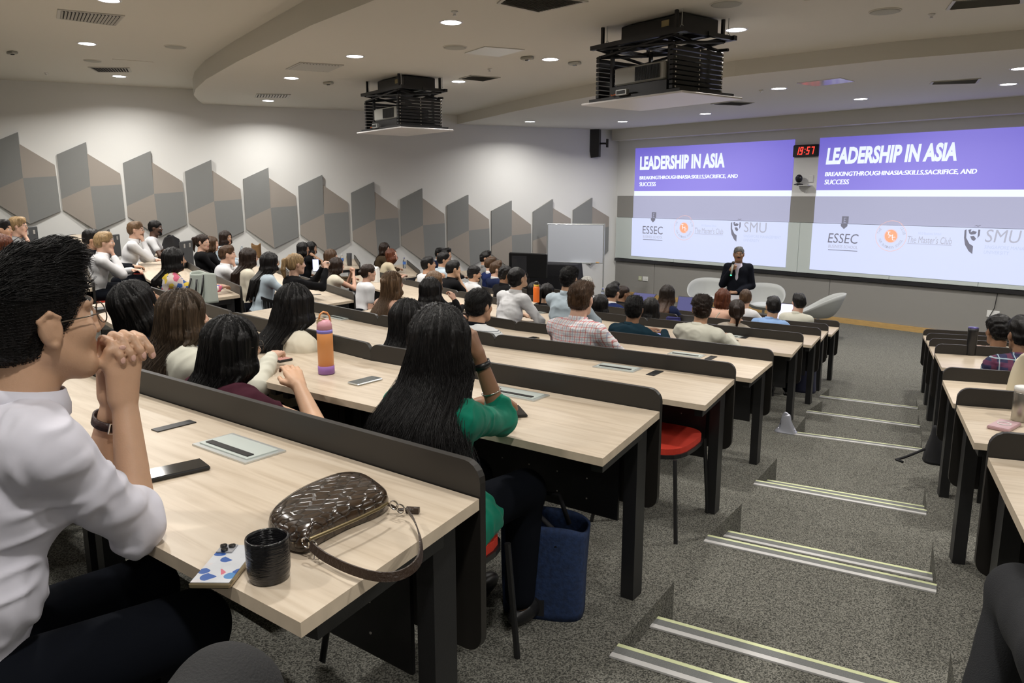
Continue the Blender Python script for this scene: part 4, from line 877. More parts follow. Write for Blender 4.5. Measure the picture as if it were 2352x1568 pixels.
def person(head,face,tier,label,name='person',hair=('short','black'),skn='asian',top=('white','long'),lean=12,hy=0,hp=0,fem=False,arms=('lap','lap'),dist=6,seed=1,gl=False,beard=None,group=None,pants='dnavy',collar=True,build=1,drop=None,wav=0,vol=1,tablez=None,nostr=0,chair=True,hsc=1.0,roll=0,turn=0,flare=0,tuft=0,tl=.035,tflow=(0,-.6,-.5),hres=None,face_sdf=None,tunic=False,xs=0):
    """seated person; head = world centre of head; face = world heading (deg, ccw from +X) of the body"""
    f=math.radians(face); hc=head[2]-tier; a=math.radians(lean); sc=hsc*(.95 if fem else 1.0)
    ts=(hc-.50-.165*sc)/(.45*math.cos(a)); ts=max(.72,min(1.25,ts))
    P=Vector((0,0,.52)); s=Vector((0,math.sin(a),math.cos(a))); N=P+s*.45*ts; Hc=N+Vector((0,.035+.02*math.sin(a),.155*sc)); Hc.z=max(Hc.z,0)
    Rw=Matrix.Rotation(f-math.pi/2,3,'Z'); root=Vector(head)-Rw@Hc; z0=tier; dz=(head[2]-tier)-Hc.z
    t=empty(name,(root.x,root.y,tier),f-math.pi/2,label,'person')
    N=N+Vector((0,0,dz)); Hc=Hc+Vector((0,0,dz)); P=P+Vector((0,0,dz*.0))
    sl0=top[1]; near=dist<4.2; h=hres or min(.015,max(.0055,dist*.0015))
    H=Head(Hc,rotm(math.radians(hy),math.radians(hp),math.radians(roll)),sc,fem); H.xs=xs; H.lean=a-math.radians(hp); H.bk=max(0,math.cos(math.radians(hy)))
    sw=(.145 if fem else .172)*build; tz=(TH+.05) if tablez is None else tablez
    Sh={}; Rt=Matrix.Rotation(math.radians(turn),3,'Z')
    for sg in(-1,1): Sh[sg]=N+Rt@Vector((sg*sw,-.005,0))-s*.045
    joints={}
    for sg,pose in((-1,arms[0]),(1,arms[1])):
        hm='relax'; up=Vector((0,0,1)); 
        if pose=='lap': T=Vector((sg*.07,.26,.62)); pole=Vector((sg*.4,-.6,-.4))
        elif pose=='desk': T=Vector((sg*.10,.46,tz+.015)); pole=Vector((sg*.8,.0,-.7)); hm='relax'
        elif pose=='deskin': T=Vector((-sg*.02,.42,tz+.015)); pole=Vector((sg*.9,.1,-.6))
        elif pose=='chin': T=Hc+H.R@Vector((sg*.02,.085,-.165)); pole=Vector((sg*.25,.55,-1)); hm='fist'; up=Vector((0,1,.1))
        elif pose=='clasp': T=Vector((sg*.045,.36,tz+.18)); pole=Vector((sg*.6,.1,-1)); hm='hold'; up=Vector((sg*1,.3,.2))
        elif pose=='cheek': T=Hc+H.R@Vector((sg*.075,.07,-.13)); pole=Vector((sg*.5,.4,-1)); hm='hold'; up=Vector((sg,.3,0))
        elif pose=='ear': T=Hc+H.R@Vector((sg*.115,.03,-.10)); pole=Vector((sg*.75,.35,-1)); hm='hold'; up=Vector((sg,.2,0))
        elif pose=='mouth': T=Hc+H.R@Vector((sg*.026,.118,-.200)); pole=Vector((sg*.16,.12,-1)); hm='none'
        elif pose=='elbowup': T=Vector((sg*.05,.25,tz+.25)); pole=Vector((sg*.30,.0,-1)); hm='hold'; up=Vector((sg,.2,0))
        elif pose=='cross': T=Vector((-sg*.10,.24,.86)); pole=Vector((sg*.8,.1,-.8))
        elif pose=='phone': T=Hc+Vector((sg*.045,.33,-.06)); pole=Vector((sg*.5,.0,-1)); hm='hold'; up=Vector((sg,-.2,0))
        elif pose=='hang': T=Sh[sg]+Vector((sg*.05,.02,-.5)); pole=Vector((sg*.2,-1,0))
        else: T=Vector(pose[0]); pole=Vector(pose[1]); hm=pose[2] if len(pose)>2 else 'relax'; up=Vector(pose[3]) if len(pose)>3 else up
        E,T=arm_ik(Sh[sg],T,pole); joints[sg]=(Sh[sg],E,T,hm,up)
    # skin body
    pts=[Hc,P]+[q for j in joints.values() for q in j[:3]]; 
    lo=[min(p[i] for p in pts)-.25 for i in range(3)]; hi=[max(p[i] for p in pts)+.25 for i in range(3)]; lo[2]=.02 if chair else .02; hi[1]=max(hi[1],.62)
    S=Sdf(lo,hi,h)
    S.cone(P,N-s*.14,.085,.075,.04); S.cone(N-s*.14,N-s*.02,.06,.05,.03); S.cone(Sh[-1],Sh[1],.036,.036,.03)
    if sl0=='strap': S.ell(P+s*.34*ts,(.150,.095,.12),.05); S.ell(P+s*.2*ts,(.125,.095,.14),.05); S.cone(Sh[-1],Sh[1],.045,.045,.05)
    for sg in(-1,1):
        _,E,T,hm,up=joints[sg]; q=(.86 if fem else 1)*(build if fem else 1)
        S.cone(Sh[sg],E,.046*q,.036*q,.02); S.cone(E,T,.040*q,.025*q,.015)
        fd=(T-E).normalized()
        if arms[0 if sg<0 else 1] in('desk','deskin','lap'): fd=Vector((fd.x,fd.y,fd.z*.2)).normalized()
        if hm!='none': hand_sdf(S,T,fd,up,-sg,dist<7,hm,.95*q+.03,.006)
        kn=Vector((sg*.12,.42,.50)); an=Vector((sg*.12,.40,.09)); S.cone((sg*.08,0,.50),kn,.07,.05,.03); S.cone(kn,an,.045,.03,.02); S.cone(an,an+Vector((0,.12,-.045)),.03,.022,.02)
    head_sdf(S,H,near,N-s*.02)
    if face_sdf: face_sdf(S,H,joints)
    V,Q=S.mesh(); np_obj('body',V,Q,[skin(skn),EYED,LIPM,EYEW],t,face_mats(V,Q,H))
    # top
    mname,sl=top; cm=C_(mname); lo2=list(lo); S=Sdf(lo2,hi,h*1.1)
    S.ell(P+s*.03,(.165*build,.125,.12),.05); S.ell(P+s*.17*ts,((.14 if fem else .155)*build,.115,.13),.05); S.ell(P+s*.31*ts,((.140 if fem else .165)*build,.112,.13),.05); (S.ell(P+s*.39*ts+Vector((0,-.016,0)),((.125 if fem else .15)*build,.100,.085),.04) if sl!='strap' else None)
    if tunic: S.ell(P+Vector((0,-.03,-.04)),(.225,.20,.17),.06); S.ell(P+Vector((0,.10,-.0)),(.22,.20,.11),.05)
    if sl=='strap': S.half(tuple(P+s*.30*ts),tuple(s),.01)
    else:
        off=.004 if fem else .006
        S.cone(Sh[-1]*.8+N*.2-s*.02,Sh[1]*.8+N*.2-s*.02,.058,.058,.05); 
        for sg in(-1,1): S.cone(N-s*.022,Sh[sg]+Vector((0,0,-.006)),.050,.047,.045)
        for sg in(-1,1):
            _,E,T,_,_=joints[sg]; q=(.88*build if fem else 1.02); se={'long':1,'roll':.0,'short':-.4,'half':.25,'cap':-.8}[sl]
            if sl=='cap': S.cone(Sh[sg],Sh[sg].lerp(E,.25),.056*q,.050*q,.03)
            elif se<0: S.cone(Sh[sg]+Vector((0,0,-.01)),Sh[sg].lerp(E,1+se),.056*q,.053*q,.035)
            else:
                S.cone(Sh[sg]+Vector((0,0,-.01)),E,.056*q,.049*q,.035)
                if se>0: S.cone(E,E.lerp(T,.93 if se==1 else se),.052*q,.036*q if se==1 else .046*q,.02)
                else: S.cone(E,E.lerp(T,.12),.054*q,.052*q,.02)
        S.ell(N+Vector((0,.0,.035)),(.062,.066,.045),.012,'s')
        if H and fem and sl in('cap',): S.ell(N+Vector((0,.05,.0)),(.10,.08,.08),.02,'s')
    V,Q=S.mesh(); Nn=vnormals(V,Q); V=V+Nn*((vnoise(V,seed,16)*.006+vnoise(V*np.array([1,1,.4],'f'),seed+5,38)*.003*(1.5 if near else 1))[:,None])
    if dist<9:
        A=V*np.array([1,1,.55],'f'); w1=vnoise(A,seed+21,20)+.5*vnoise(A,seed+22,41); w2=vnoise(V*np.array([.6,.6,1.3],'f'),seed+23,26)
        cr=np.exp(-(w1*5)**2)*.0055+np.exp(-(w2*6)**2)*.0045; V=V+vnormals(V,Q)*(cr-.003)[:,None]*(1.3 if dist<2 else 1)
    nm={'blazer':'blazer'}.get(mname,'shirt'); np_obj({'blazer':'blazer','navy':'jacket','fleece':'fleece_jacket'}.get(mname,'shirt'),V,Q,cm,t)
    if collar and sl!='strap':
        b=MB(); R0=.066 if not fem else .058; cmx=C_('white') if mname in('blazer','navy') and not fem else (C_('dnavy') if mname=='stripe' else cm); N2=N+Vector((0,.006,.012))
        ring=[[Vector(N2)+Vector((rr*math.sin(a_),rr*math.cos(a_)*1.02,zz-.012*math.cos(a_))) for a_ in [i*2*math.pi/20 for i in range(20)]] for rr,zz in((R0+.006,-.022),(R0+.008,.0),(R0+.001,.030),(R0-.004,.028),(R0-.002,-.01))]
        b.grid(ring,closeu=True); b.build('collar',cmx,t,True)
    # trousers / shoes
    S=Sdf((-.32,-.2,.05),(.32,.62,.72),max(h,.009)*1.1)
    S.ell((0,-.01,.52),(.18,.14,.10),.04)
    for sg in(-1,1):
        S.cone((sg*.09,0,.53),(sg*.12,.43,.52),.092,.075,.04); S.cone((sg*.12,.43,.51),(sg*.12,.40,.12),.07,.055,.03)
    V,Q=S.mesh(); np_obj('trousers',V,Q,C_(pants),t)
    b=MB()
    for sg in(-1,1): b.ell((sg*.12,.46,.045),(.045,.13,.045),n=8)
    b.build('shoes',BLK2,t,True)
    # hair
    st,hcx=hair
    if st!='bald':
        hh=h*.9 if not near else .0055
        hm_=hair_mesh(H,st,hh,seed,drop,wav,vol,flare)
        if tuft: hm_=merge(hm_,tufts(H,hm_[0],hm_[1],tuft,tl,tflow,seed))
        if nostr: hm_=merge(hm_,strands(H,st,nostr,seed,{'long':.36,'xlong':.52,'bob':.17,'med':.24,'halfup':.36}.get(st,.2) if drop is None else drop,.05+.05*wav,wav=wav,flare=flare))
        np_obj('hair',hm_[0],hm_[1],hmat(hcx),t)
    if beard:
        S=Sdf([-.1,-.02,-.14],[.1,.12,.0],min(h,.007))
        if beard=='full': S.ell((0,.026,-.040),(.061,.068,.080),.01); S.cone((-.014,.064,-.099),(.014,.064,-.099),.023,.023,.02); S.ell((0,.09,-.005),(.09,.09,.045),.01,'s'); S.ell((0,.095,-.058),(.016,.03,.010),.005,'s'); S.cone((-.022,.082,-.045),(.022,.082,-.045),.007,.007,.005)
        else: S.cone((-.024,.086,-.046),(.0,.094,-.043),.0055,.007,.004); S.cone((.0,.094,-.043),(.024,.086,-.046),.007,.0055,.004)
        V,Q=S.mesh(); V=(V*H.sc)@H.Rn.T+np.array(H.c,'f'); np_obj('beard' if beard=='full' else 'moustache',V,Q,hmat(hcx),t)
    if gl: glasses(H,t,GLM)
    t['_j']=0; del t['_j']
    if chair: make_chair((root.x-.0,root.y,tier),f-math.pi/2,'black slotted chair under the '+label[:90].split(' person ')[0] if False else CHL(label))
    return t,H,joints
def CHL(label):
    w=label.split(); w=w[1:] if w[0] in('a','the') else w
    return 'black chair carrying the '+' '.join(w[:12])
SPK=(-7.11,11.17)
GRP='seated audience members'
def ppl(u,v,d,tier,label,face=None,look=0,pitch=0,**kw):
    p=D(u,v,d)
    if face is None: face=90+max(-22,min(17,(p.x+6.5)*3.2))
    sp=math.degrees(math.atan2(SPK[1]-p.y,SPK[0]-p.x)); hy=max(-65,min(65,sp-face+look))
    z=LEV[tier] if isinstance(tier,str) else tier
    global JG
    r=person(p,face,z,label,hy=hy,hp=pitch,dist=d,group=GRP,seed=int(u*7+v)%9999,**kw)
    if u==1012: JG=r[2]
    return r
S_='short'
# nearest rows
ppl(1012,792,2.45,'B','woman in a green shirt with very long black hair, elbow on the desk',fem=True,hair=('xlong','black'),skn='brown',top=('green','half'),lean=10,look=10,
    arms=('desk','elbowup'),wav=1.3,nostr=3800,vol=1.5,collar=False,hsc=1.06,build=1.05,drop=.40,flare=.6,turn=-8,tunic=True,xs=-.28)
ppl(536,800,2.85,'B','woman in a maroon dress with straight black hair and round glasses',fem=True,hair=('long','black'),skn='asian',top=('maroon','cap'),lean=8,look=-20,arms=('lap',((.02,.36,.80),(.8,-.3,-.5))),build=1.25,gl=True,nostr=1500,collar=False,drop=.33,vol=1.35)
ppl(424,728,3.4,'B','woman with long straight light brown hair over a cream top',fem=True,hair=('long','ashb'),skn='fair',top=('ivory','long'),lean=8,look=-16,wav=.4,arms=('lap','desk'),nostr=1900,collar=False,drop=.40,vol=1.35)
ppl(318,702,3.95,'B','woman in a navy fleece looking down, thick black hair over her shoulder',fem=True,hair=('long','black'),skn='tan',top=('fleece','long'),lean=22,pitch=-26,look=-22,hsc=1.1,build=1.15,arms=('desk','desk'),nostr=1200,collar=False,wav=.6,vol=1.6,drop=.26)
ppl(680,703,4.2,'C','woman with a straight black bob and red-brown tips, pale top',fem=True,hair=('bob','black'),skn='asian',top=('cream','long'),lean=8,look=-14,arms=('lap','lap'),nostr=900,collar=False,vol=1.35,drop=.20)
ppl(938,738,4.17,'C','woman with straight black hair right behind the woman in green',fem=True,hair=('long','black'),skn='asian',top=('stripe','long'),lean=8,arms=('desk','desk'),nostr=800,collar=False,drop=.36,vol=1.25)
ppl(1102,703,5.61,'D','man with cropped hair in a white striped polo with navy collar',hair=('crop','black'),skn='tan',top=('stripe','short'),lean=5,look=-12,arms=('lap','desk'),wav=0,tuft=2500)
ppl(1335,688,5.4,'D','brown-haired man in a red and white checked shirt',hair=(S_,'brown'),skn='fair',top=('check','long'),lean=12,look=-4,arms=('desk','desk'),build=1.1,nostr=0,tuft=2500)
ppl(1190,640,8.2,'E','man with glasses in a white shirt bent over his desk',hair=('crop','black'),skn='asian',top=('white','roll'),lean=26,pitch=-22,look=-10,arms=('desk','desk'),gl=True)
ppl(1308,642,7.7,'E','man in a pale blue shirt with thick black hair',hair=(S_,'black'),skn='asian',top=('ltblue','long'),lean=10,arms=('desk','desk'),build=1.1,tuft=2500)
ppl(1456,711,7.1,'E','man in a dark teal shirt seen from behind',hair=(S_,'black'),skn='brown',top=('teal','long'),lean=6,look=10,arms=('desk','desk'),tuft=2500)
ppl(1612,711,6.9,'E','man in a cream shirt with wavy dark hair seen from behind',hair=('curly','dbrown'),skn='tan',top=('ivory','long'),lean=8,look=6,arms=('desk','desk'),build=1.08,tuft=2500)
ppl(1495,708,8.4,'F','woman with long black hair between the teal and cream shirts',fem=True,hair=('long','black'),skn='asian',top=('black','long'),arms=('desk','desk'),collar=False,drop=.3)
ppl(1692,715,7.9,'F','woman with a low dark ponytail and taupe top',fem=True,hair=('pony','dbrown'),skn='tan',top=('taupe','long'),arms=('desk','desk'),collar=False)
ppl(1776,705,8.9,'G','man in a light blue shirt at a bright open laptop',hair=(S_,'black'),skn='asian',top=('sky','long'),arms=('desk','desk'))
ppl(1835,695,10.,'H','man in a white shirt with a hand at his chin, end of front row',hair=(S_,'black'),skn='light',top=('ivory','long'),arms=('desk','chin'),look=-8)
ppl(1660,684,9.6,'G','woman with a bare back crossed by thin cream straps',fem=True,hair=('bob','red'),skn='light',top=('cream','strap'),arms=('desk','desk'),collar=False,drop=.03,wav=.8)
ppl(1712,685,10.6,'H','man with short brown hair and white tee in the front row',hair=('crop','brown'),skn='fair',top=('white','short'),arms=('desk','desk'),collar=False)
ppl(1533,676,9.6,'G','woman with long brown-tipped hair and navy top at a dark laptop',fem=True,hair=('long','ombre'),skn='tan',top=('navy','long'),arms=('desk','desk'),collar=False,drop=.42)
ppl(1408,672,10.2,'G','man with swept back hair in a bright navy blazer',hair=('quiff','black'),skn='tan',top=('blazer','long'),arms=('desk','desk'))
ppl(1432,675,11.55,'H','man with cropped hair and glasses beside the navy blazer',hair=('crop','dbrown'),skn='brown',top=('black','long'),arms=('desk','desk'),gl=True,look=-10)
ppl(1379,700,8.77,'F','woman with straight black hair just right of the checked shirt man',fem=True,hair=('long','black'),skn='asian',top=('black','long'),arms=('desk','desk'),collar=False,drop=.2)
ppl(1350,652,12.4,'H','grey-haired person in a white top beyond the checked shirt man',fem=True,hair=('bob','grey'),skn='light',top=('white','long'),arms=('desk','desk'),drop=.0)
ppl(1229,667,11.13,'G','woman with straight black hair behind the orange water bottle',fem=True,hair=('long','black'),skn='asian',top=('black','long'),arms=('desk','desk'),collar=False,drop=.25)
ppl(1258,673,9.6,'F','woman with a black ponytail just right of the orange bottle',fem=True,hair=('pony','black'),skn='asian',top=('black','long'),arms=('desk','desk'),collar=False)
ppl(1162,632,11.3,'G','person in a dark jacket hidden behind the bowed man in white',hair=('curly','black'),skn='brown',top=('black','long'),arms=('desk','desk'))
ppl(1117,594,13.6,'G','man in a grey suit jacket farthest of the suited men',hair=('quiff','black'),skn='tan',top=('grey','long'),arms=('lap','lap'),lean=2)
ppl(1129,607,13.0,'G','brown-haired man in a navy suit, middle of the suited men',hair=(S_,'brown'),skn='fair',top=('blazer','long'),arms=('lap','lap'),lean=2)
ppl(1141,619,12.4,'G','man with a moustache in a navy suit, nearest of the suited men',hair=('quiff','brown'),skn='fair',top=('navy','long'),arms=('lap','lap'),lean=0,beard='mo')
ppl(1090,630,12.1,'G','bearded man with black hair in a white shirt',hair=('curly','black'),skn='tan',top=('white','long'),arms=('lap','lap'),lean=0,beard='full')
ppl(1042,618,11.13,'F','man in a black polo with his hand at his mouth',hair=(S_,'black'),skn='asian',top=('black','short'),arms=('desk','chin'),lean=18)
ppl(1020,597,12.5,'F','man with glasses in a pale shirt left of the black polo',hair=(S_,'black'),skn='tan',top=('ltblue','long'),arms=('desk','desk'),gl=True)
ppl(1011,583,16.0,'G','person in a dark top farthest at the zigzag panels',hair=(S_,'black'),skn='tan',top=('navy','long'),arms=('desk','desk'))
ppl(1026,586,15.1,'G','black-haired man in dark clothes before the farthest person',hair=('quiff','black'),skn='asian',top=('black','long'),arms=('desk','desk'))
ppl(985,608,11.76,'F','man in a white shirt with clasped hands before his mouth',hair=(S_,'black'),skn='tan',top=('white','long'),arms=('clasp','clasp'),gl=True,pitch=-8,collar=False)
ppl(999,646,8.94,'E','person with light brown hair behind the black-haired woman',fem=True,hair=('bob','lbrown'),skn='fair',top=('black','long'),arms=('desk','desk'),collar=False,drop=.05)
ppl(990,668,6.8,'D','woman with long black hair and a black sleeve, hand raised',fem=True,hair=('long','black'),skn='light',top=('black','long'),arms=('desk','clasp'),collar=False,drop=.34)
ppl(903,652,7.0,'D','woman with wavy half-up brown hair and bare shoulders',fem=True,hair=('halfup','lbrown'),skn='light',top=('black','strap'),arms=('desk','desk'),wav=1,pitch=-10,collar=False,gl=True,nostr=500,drop=.36)
ppl(774,610,11.2,'E','woman in a cream sleeveless knit with hands raised',fem=True,hair=('long','dbrown'),skn='light',top=('cream','cap'),arms=('clasp','clasp'),collar=False,drop=.36)
ppl(761,590,11.98,'E','person with brown hair hidden behind the cream knit woman',fem=True,hair=('med','brown'),skn='fair',top=('brown','long'),arms=('desk','desk'),collar=False)
ppl(847,627,10.56,'E','woman with a dark hair bun in a white top',fem=True,hair=('bun','dbrown'),skn='light',top=('white','short'),arms=('lap','lap'),collar=False,build=1.1)
ppl(900,586,13.91,'F','woman in a beige top holding a phone, straight auburn hair',fem=True,hair=('med','red'),skn='fair',top=('beige','short'),arms=('desk','desk'),lean=24,pitch=-18,collar=False,drop=.22)
ppl(884,572,15.12,'F','woman with curly dark hair in a brown jacket at the wall',fem=True,hair=('med','dbrown'),skn='tan',top=('brown','long'),arms=('desk','desk'),lean=18,wav=1,vol=2,collar=False)
ppl(681,607,8.7,'D','woman with a blond ponytail in black, filming with a phone',fem=True,hair=('pony','blond'),skn='fair',top=('black','long'),arms=('phone','phone'),collar=False,lean=6)
ppl(621,603,9.01,'D','woman in a light blue-grey sweater with long black hair and glasses',fem=True,hair=('long','black'),skn='asian',top=('ltblue','long'),arms=('lap','desk'),gl=True,collar=False,lean=14)
ppl(573,592,9.59,'D','woman in a cream blazer with glasses and long dark hair',fem=True,hair=('long','dbrown'),skn='light',top=('cream','long'),arms=('hang','lap'),gl=True,collar=False,lean=6)
ppl(523,585,10.5,'D','man with short brown hair in a white shirt, hands at his mouth',hair=(S_,'brown'),skn='fair',top=('white','long'),arms=('clasp','chin'),lean=16)
ppl(466,557,11.5,'D','woman in black with folded arms and dark ponytail',fem=True,hair=('pony','dbrown'),skn='fair',top=('black','long'),arms=('cross','cross'),lean=-6,collar=False,look=-18)
ppl(487,560,12.2,'D','woman with red-brown hair just behind the woman with folded arms',fem=True,hair=('med','brown'),skn='fair',top=('black','long'),arms=('cross','cross'),collar=False,lean=-2)
ppl(519,546,12.9,'D','woman with long dark hair in a pale blue shirt at the wall',fem=True,hair=('long','dbrown'),skn='tan',top=('ltblue','long'),arms=('desk','desk'),collar=False,look=-15)
ppl(697,572,13.3,'E','woman in navy with long wavy black hair near the wall',fem=True,hair=('long','black'),skn='tan',top=('dnavy','long'),arms=('lap','lap'),wav=.6,collar=False)
ppl(716,570,14.1,'E','woman with glasses leaning her cheek on her raised hand',fem=True,hair=('med','black'),skn='tan',top=('black','short'),arms=('lap','cheek'),gl=True,lean=18,collar=False)
ppl(401,597,7.6,'C','woman in a colourful floral blouse with black hair',fem=True,hair=('long','black'),skn='tan',top=('floral','long'),arms=('desk','desk'),lean=4,look=-12,collar=False,drop=.15)
ppl(241,557,9.35,'C','young man with wavy dark blond hair, white shirt, hand at chin',hair=(S_,'blond'),skn='fair',top=('white','long'),arms=('desk','chin'),lean=16,vol=1.7,beard='mo')
ppl(213,551,9.8,'C','black-haired person in navy behind the dark blond young man',hair=('curly','black'),skn='tan',top=('dnavy','long'),arms=('desk','desk'),lean=0)
ppl(313,529,10.91,'C','man with glasses and light brown hair in white, hand on chin',hair=(S_,'lbrown'),skn='fair',top=('white','long'),arms=('desk','chin'),gl=True,lean=20,beard='full')
ppl(358,524,12.6,'C','black-haired man in a white tee leaning on the wall desk',hair=('crop','black'),skn='dark',top=('white','short'),arms=('desk','desk'),lean=22,beard='full',collar=False)
ppl(43,520,10.3,'B','blond man with glasses and grey tee, fist at his mouth',hair=(S_,'blond'),skn='fair',top=('grey','short'),arms=('desk','chin'),gl=True,lean=12,collar=False,vol=1.4)
ppl(6,528,9.49,'B','black-haired person in a purple shirt at the left photo edge',hair=(S_,'black'),skn='tan',top=('purple','short'),arms=('desk','chin'),lean=14,collar=False)
ppl(8,566,7.75,'B','person with red-brown hair low at the left photo edge',fem=True,hair=('med','red'),skn='fair',top=('skin','strap'),arms=('desk','desk'),collar=False)
ppl(2292,761,6.9,'F','man with black curly hair and pale tee in the right block',hair=('curly','black'),skn='brown',top=('cream','short'),arms=('desk','desk'),face=119,look=-10,collar=False,vol=1.6,build=1.0,hsc=1.1)
ppl(2348,770,5.2,'E','man in a dark plaid shirt with clasped hands at the right edge',hair=('curly','black'),skn='brown',top=('plaid','long'),arms=('clasp','clasp'),face=119,look=-5,lean=22,vol=1.5,tablez=TH-.06)
# ---------------- man in the foreground ----------------
def clasp(S,H,J):
    K=H.w((.0,.135,-.092)); R_=H.R; P=lambda x,f,z:K+R_@Vector((x,f,z)); c=S.cone
    for sg in(-1,1):
        wr=J[sg][2]; x=sg*.021
        for f in(-.026,-.009,.009,.026): c(wr+R_@Vector((0,f*.55,.02)),P(x,f,.012),.0165,.0125,.012)
        c(wr+R_@Vector((0,-.01,.01)),P(x,-.030,-.035),.016,.014,.012); c(P(x,-.030,-.035),P(x*1.0,-.046,-.006),.013,.0105,.006)
    for i,f in enumerate((-.031,-.0105,.0105,.0305)):
        l=(.9,1,.95,.78)[i]
        c(P(-.021,f,.014),P(-.006,f+.003,.036*l+.004),.0105,.0098,.003); c(P(-.006,f+.003,.036*l+.004),P(.026,f+.006,.034*l),.0098,.0092,.003); c(P(.026,f+.006,.034*l),P(.0405,f+.012,.008*l),.0090,.0084,.003); c(P(.0405,f+.012,.008*l),P(.040,f+.015,-.010),.0082,.0076,.003)
        g=f+.0105
        c(P(.021,g,.014),P(.006,g,.034*l),.0105,.0095,.003); c(P(.006,g,.034*l),P(-.030,g+.003,.026*l),.0095,.009,.003); c(P(-.030,g+.003,.026*l),P(-.040,g+.006,-.004),.009,.0075,.003)
    c(P(.021,-.046,-.006),P(.030,-.034,.018),.0105,.010,.004); c(P(.030,-.034,.018),P(.036,-.012,.020),.0098,.0080,.003)

LIFT[0]=.08; SIDE[0]=.16; pm=D(88,742,1.47)
man,HM,JM=person(pm,98,LEV['A'],'young man in a white shirt with glasses, hands clasped at his mouth',hy=0,hp=-5,hair=('quiff','black'),skn='asian',top=('shirtw','roll'),lean=20,dist=1.5,
  arms=('mouth','mouth'),seed=11,build=1.05,tuft=15000,tl=.034,tflow=(-.3,.8,-.12),hres=.0042,face_sdf=clasp,vol=.9,hsc=1.04,gl=True)
mc=[o for o in COL.objects if o.get('label','').startswith('black chair carrying the young man in a white shirt with glasses')][0]
for o in mc.children:
    if o.name.startswith('seat_pad'): o.data.materials[0]=BLK2  # red pad recoloured black to paint in the shade under the desk
K=HM.w((.0,.135,-.092)); NAIL=M('fingernail',(.62,.38,.31),.25)
for x,f,z in ((.047,-.017,-.004),(.047,.004,-.004),(.047,.026,-.004),(.046,.045,-.008)):
    b=MB(); b.ell((0,0,0),(.0022,.0052,.0075),n=8); o=b.build('fingernail',NAIL,man,True); p=K+HM.R@Vector((x,f,z)); o.location=p
b=MB(); b.ell((0,0,0),(.0022,.0075,.005),n=8); o=b.build('fingernail',NAIL,man,True); o.location=K+HM.R@Vector((.0425,-.012,.021))
# wristwatch on the far wrist
WS=M('dark brown watch strap',(.035,.015,.012),.5,bump=.3,scale=120)
E1,T1=JM[-1][1],JM[-1][2]; ax=(T1-E1).normalized(); c0=T1-ax*.045; u1=ax.orthogonal().normalized(); u2=ax.cross(u1)
def band(name,c,ax,r,w,m,parent,th=.003,n=28,sq=1.0):
    u1=ax.orthogonal().normalized(); u2=ax.cross(u1); rings=[]
    for k,(dr,dz) in enumerate(((0,-w/2),(th,-w/2),(th,w/2),(0,w/2))): rings.append([c+(u1*math.cos(a)+u2*math.sin(a)*sq)*(r+dr)+ax*dz for a in [i*2*math.pi/n for i in range(n)]])
    b=MB(); b.grid(rings+[rings[0]],closeu=True); return b.build(name,m,parent,True)
wt_=band('watch_strap',c0,ax,.033,.020,WS,man,.004)
side=(HM.R@Vector((1,-.2,0))); side=(side-ax*side.dot(ax)).normalized()
b=MB(); q=side.cross(ax); p0=c0+side*.038
for s1,s2 in ((1,0),(-1,0),(0,1),(0,-1)): 
    a_=p0+q*.009*s1+ax*.012*s2; 
    b.tube([p0+q*.009*(s1 or 1)+ax*.012*(s2 or 1),p0+q*.009*(s1 or -1)+ax*.012*(s2 or -1)],.0016,n=6)
b.build('watch_buckle',CHROME,man)
# accessories of the woman in green
gp=[o for o in COL.objects if o.get('label','').startswith('woman in a green')][0]
def wristband(parent,nm,J,sg,off,r,w,m,th): E_,T_=J[sg][1],J[sg][2]; ax=(T_-E_).normalized(); return band(nm,T_-ax*off,ax,r,w,m,parent,th)
wristband(gp,'bracelet',JG,1,.135,.033,.004,CHROME,.002)
wristband(gp,'smartwatch',JG,1,.035,.027,.022,BLK2,.004)
# ---------------- partly visible neighbours: legs only inside the frame ----------------
def legs(root,face,z,label,m,kn,an,shoe=None,hipz=.52,r=(.095,.075,.06)):
    t=empty('person',(root[0],root[1],z),math.radians(face-90),label,'person'); S=Sdf((-.45,-.35,.02),(.45,.95,.85),.0075)
    S.ell((0,-.02,hipz+.02),(.19,.15,.13),.04)
    for sg in(-1,1): S.cone((sg*.09,0,hipz),kn[sg],r[0],r[1],.04); S.cone(kn[sg],an[sg],r[1]*.93,r[2],.03)
    V,Q=S.mesh(); N=vnormals(V,Q); V=V+N*((vnoise(V,5,22)*.006)[:,None]); np_obj('trousers',V,Q,m,t)
    S=Sdf((-.45,-.2,.0),(.45,1.1,.9),.008)
    for sg in(-1,1): S.cone(kn[sg],an[sg],.04,.032,.02); a=Vector(an[sg]); S.cone(a,a+Vector((0,.10,-.04)),.032,.025,.02)
    V,Q=S.mesh(); np_obj('body',V,Q,skin('light'),t)
    for sg in(-1,1):
        a=Vector(an[sg])+Vector((0,.06,-.055)); b=MB(); b.ell(a,(.045,.13,.042),n=10); b.build('shoe',shoe or BLK2,t,True)
        b=MB(); b.lathe([(.9,0),(1,.006),(1,.022),(.95,.026)],n=24,X=Matrix.Translation(a+Vector((0,0,-.045)))@Matrix.Diagonal((.048,.135,1,1))); b.build('shoe_sole',M('off white sole',(.55,.53,.45),.6),t,True)
    return t
DG=M('dark charcoal wool',(.017,.017,.018),.9,bump=.35,scale=260,noise=.08); JN=M('black denim',(.012,.013,.016),.8,bump=.3,scale=300)
kp=D(500,1545,.95)
legs((kp.x+.20,kp.y-.42,0),120,kp.z-.60,'seated person in dark charcoal trousers, only a bent knee shows',DG,{-1:(-.34,.16,.36),1:(.04,.47,.55)},{-1:(-.34,.2,.06),1:(.06,.50,.12)},hipz=.50)
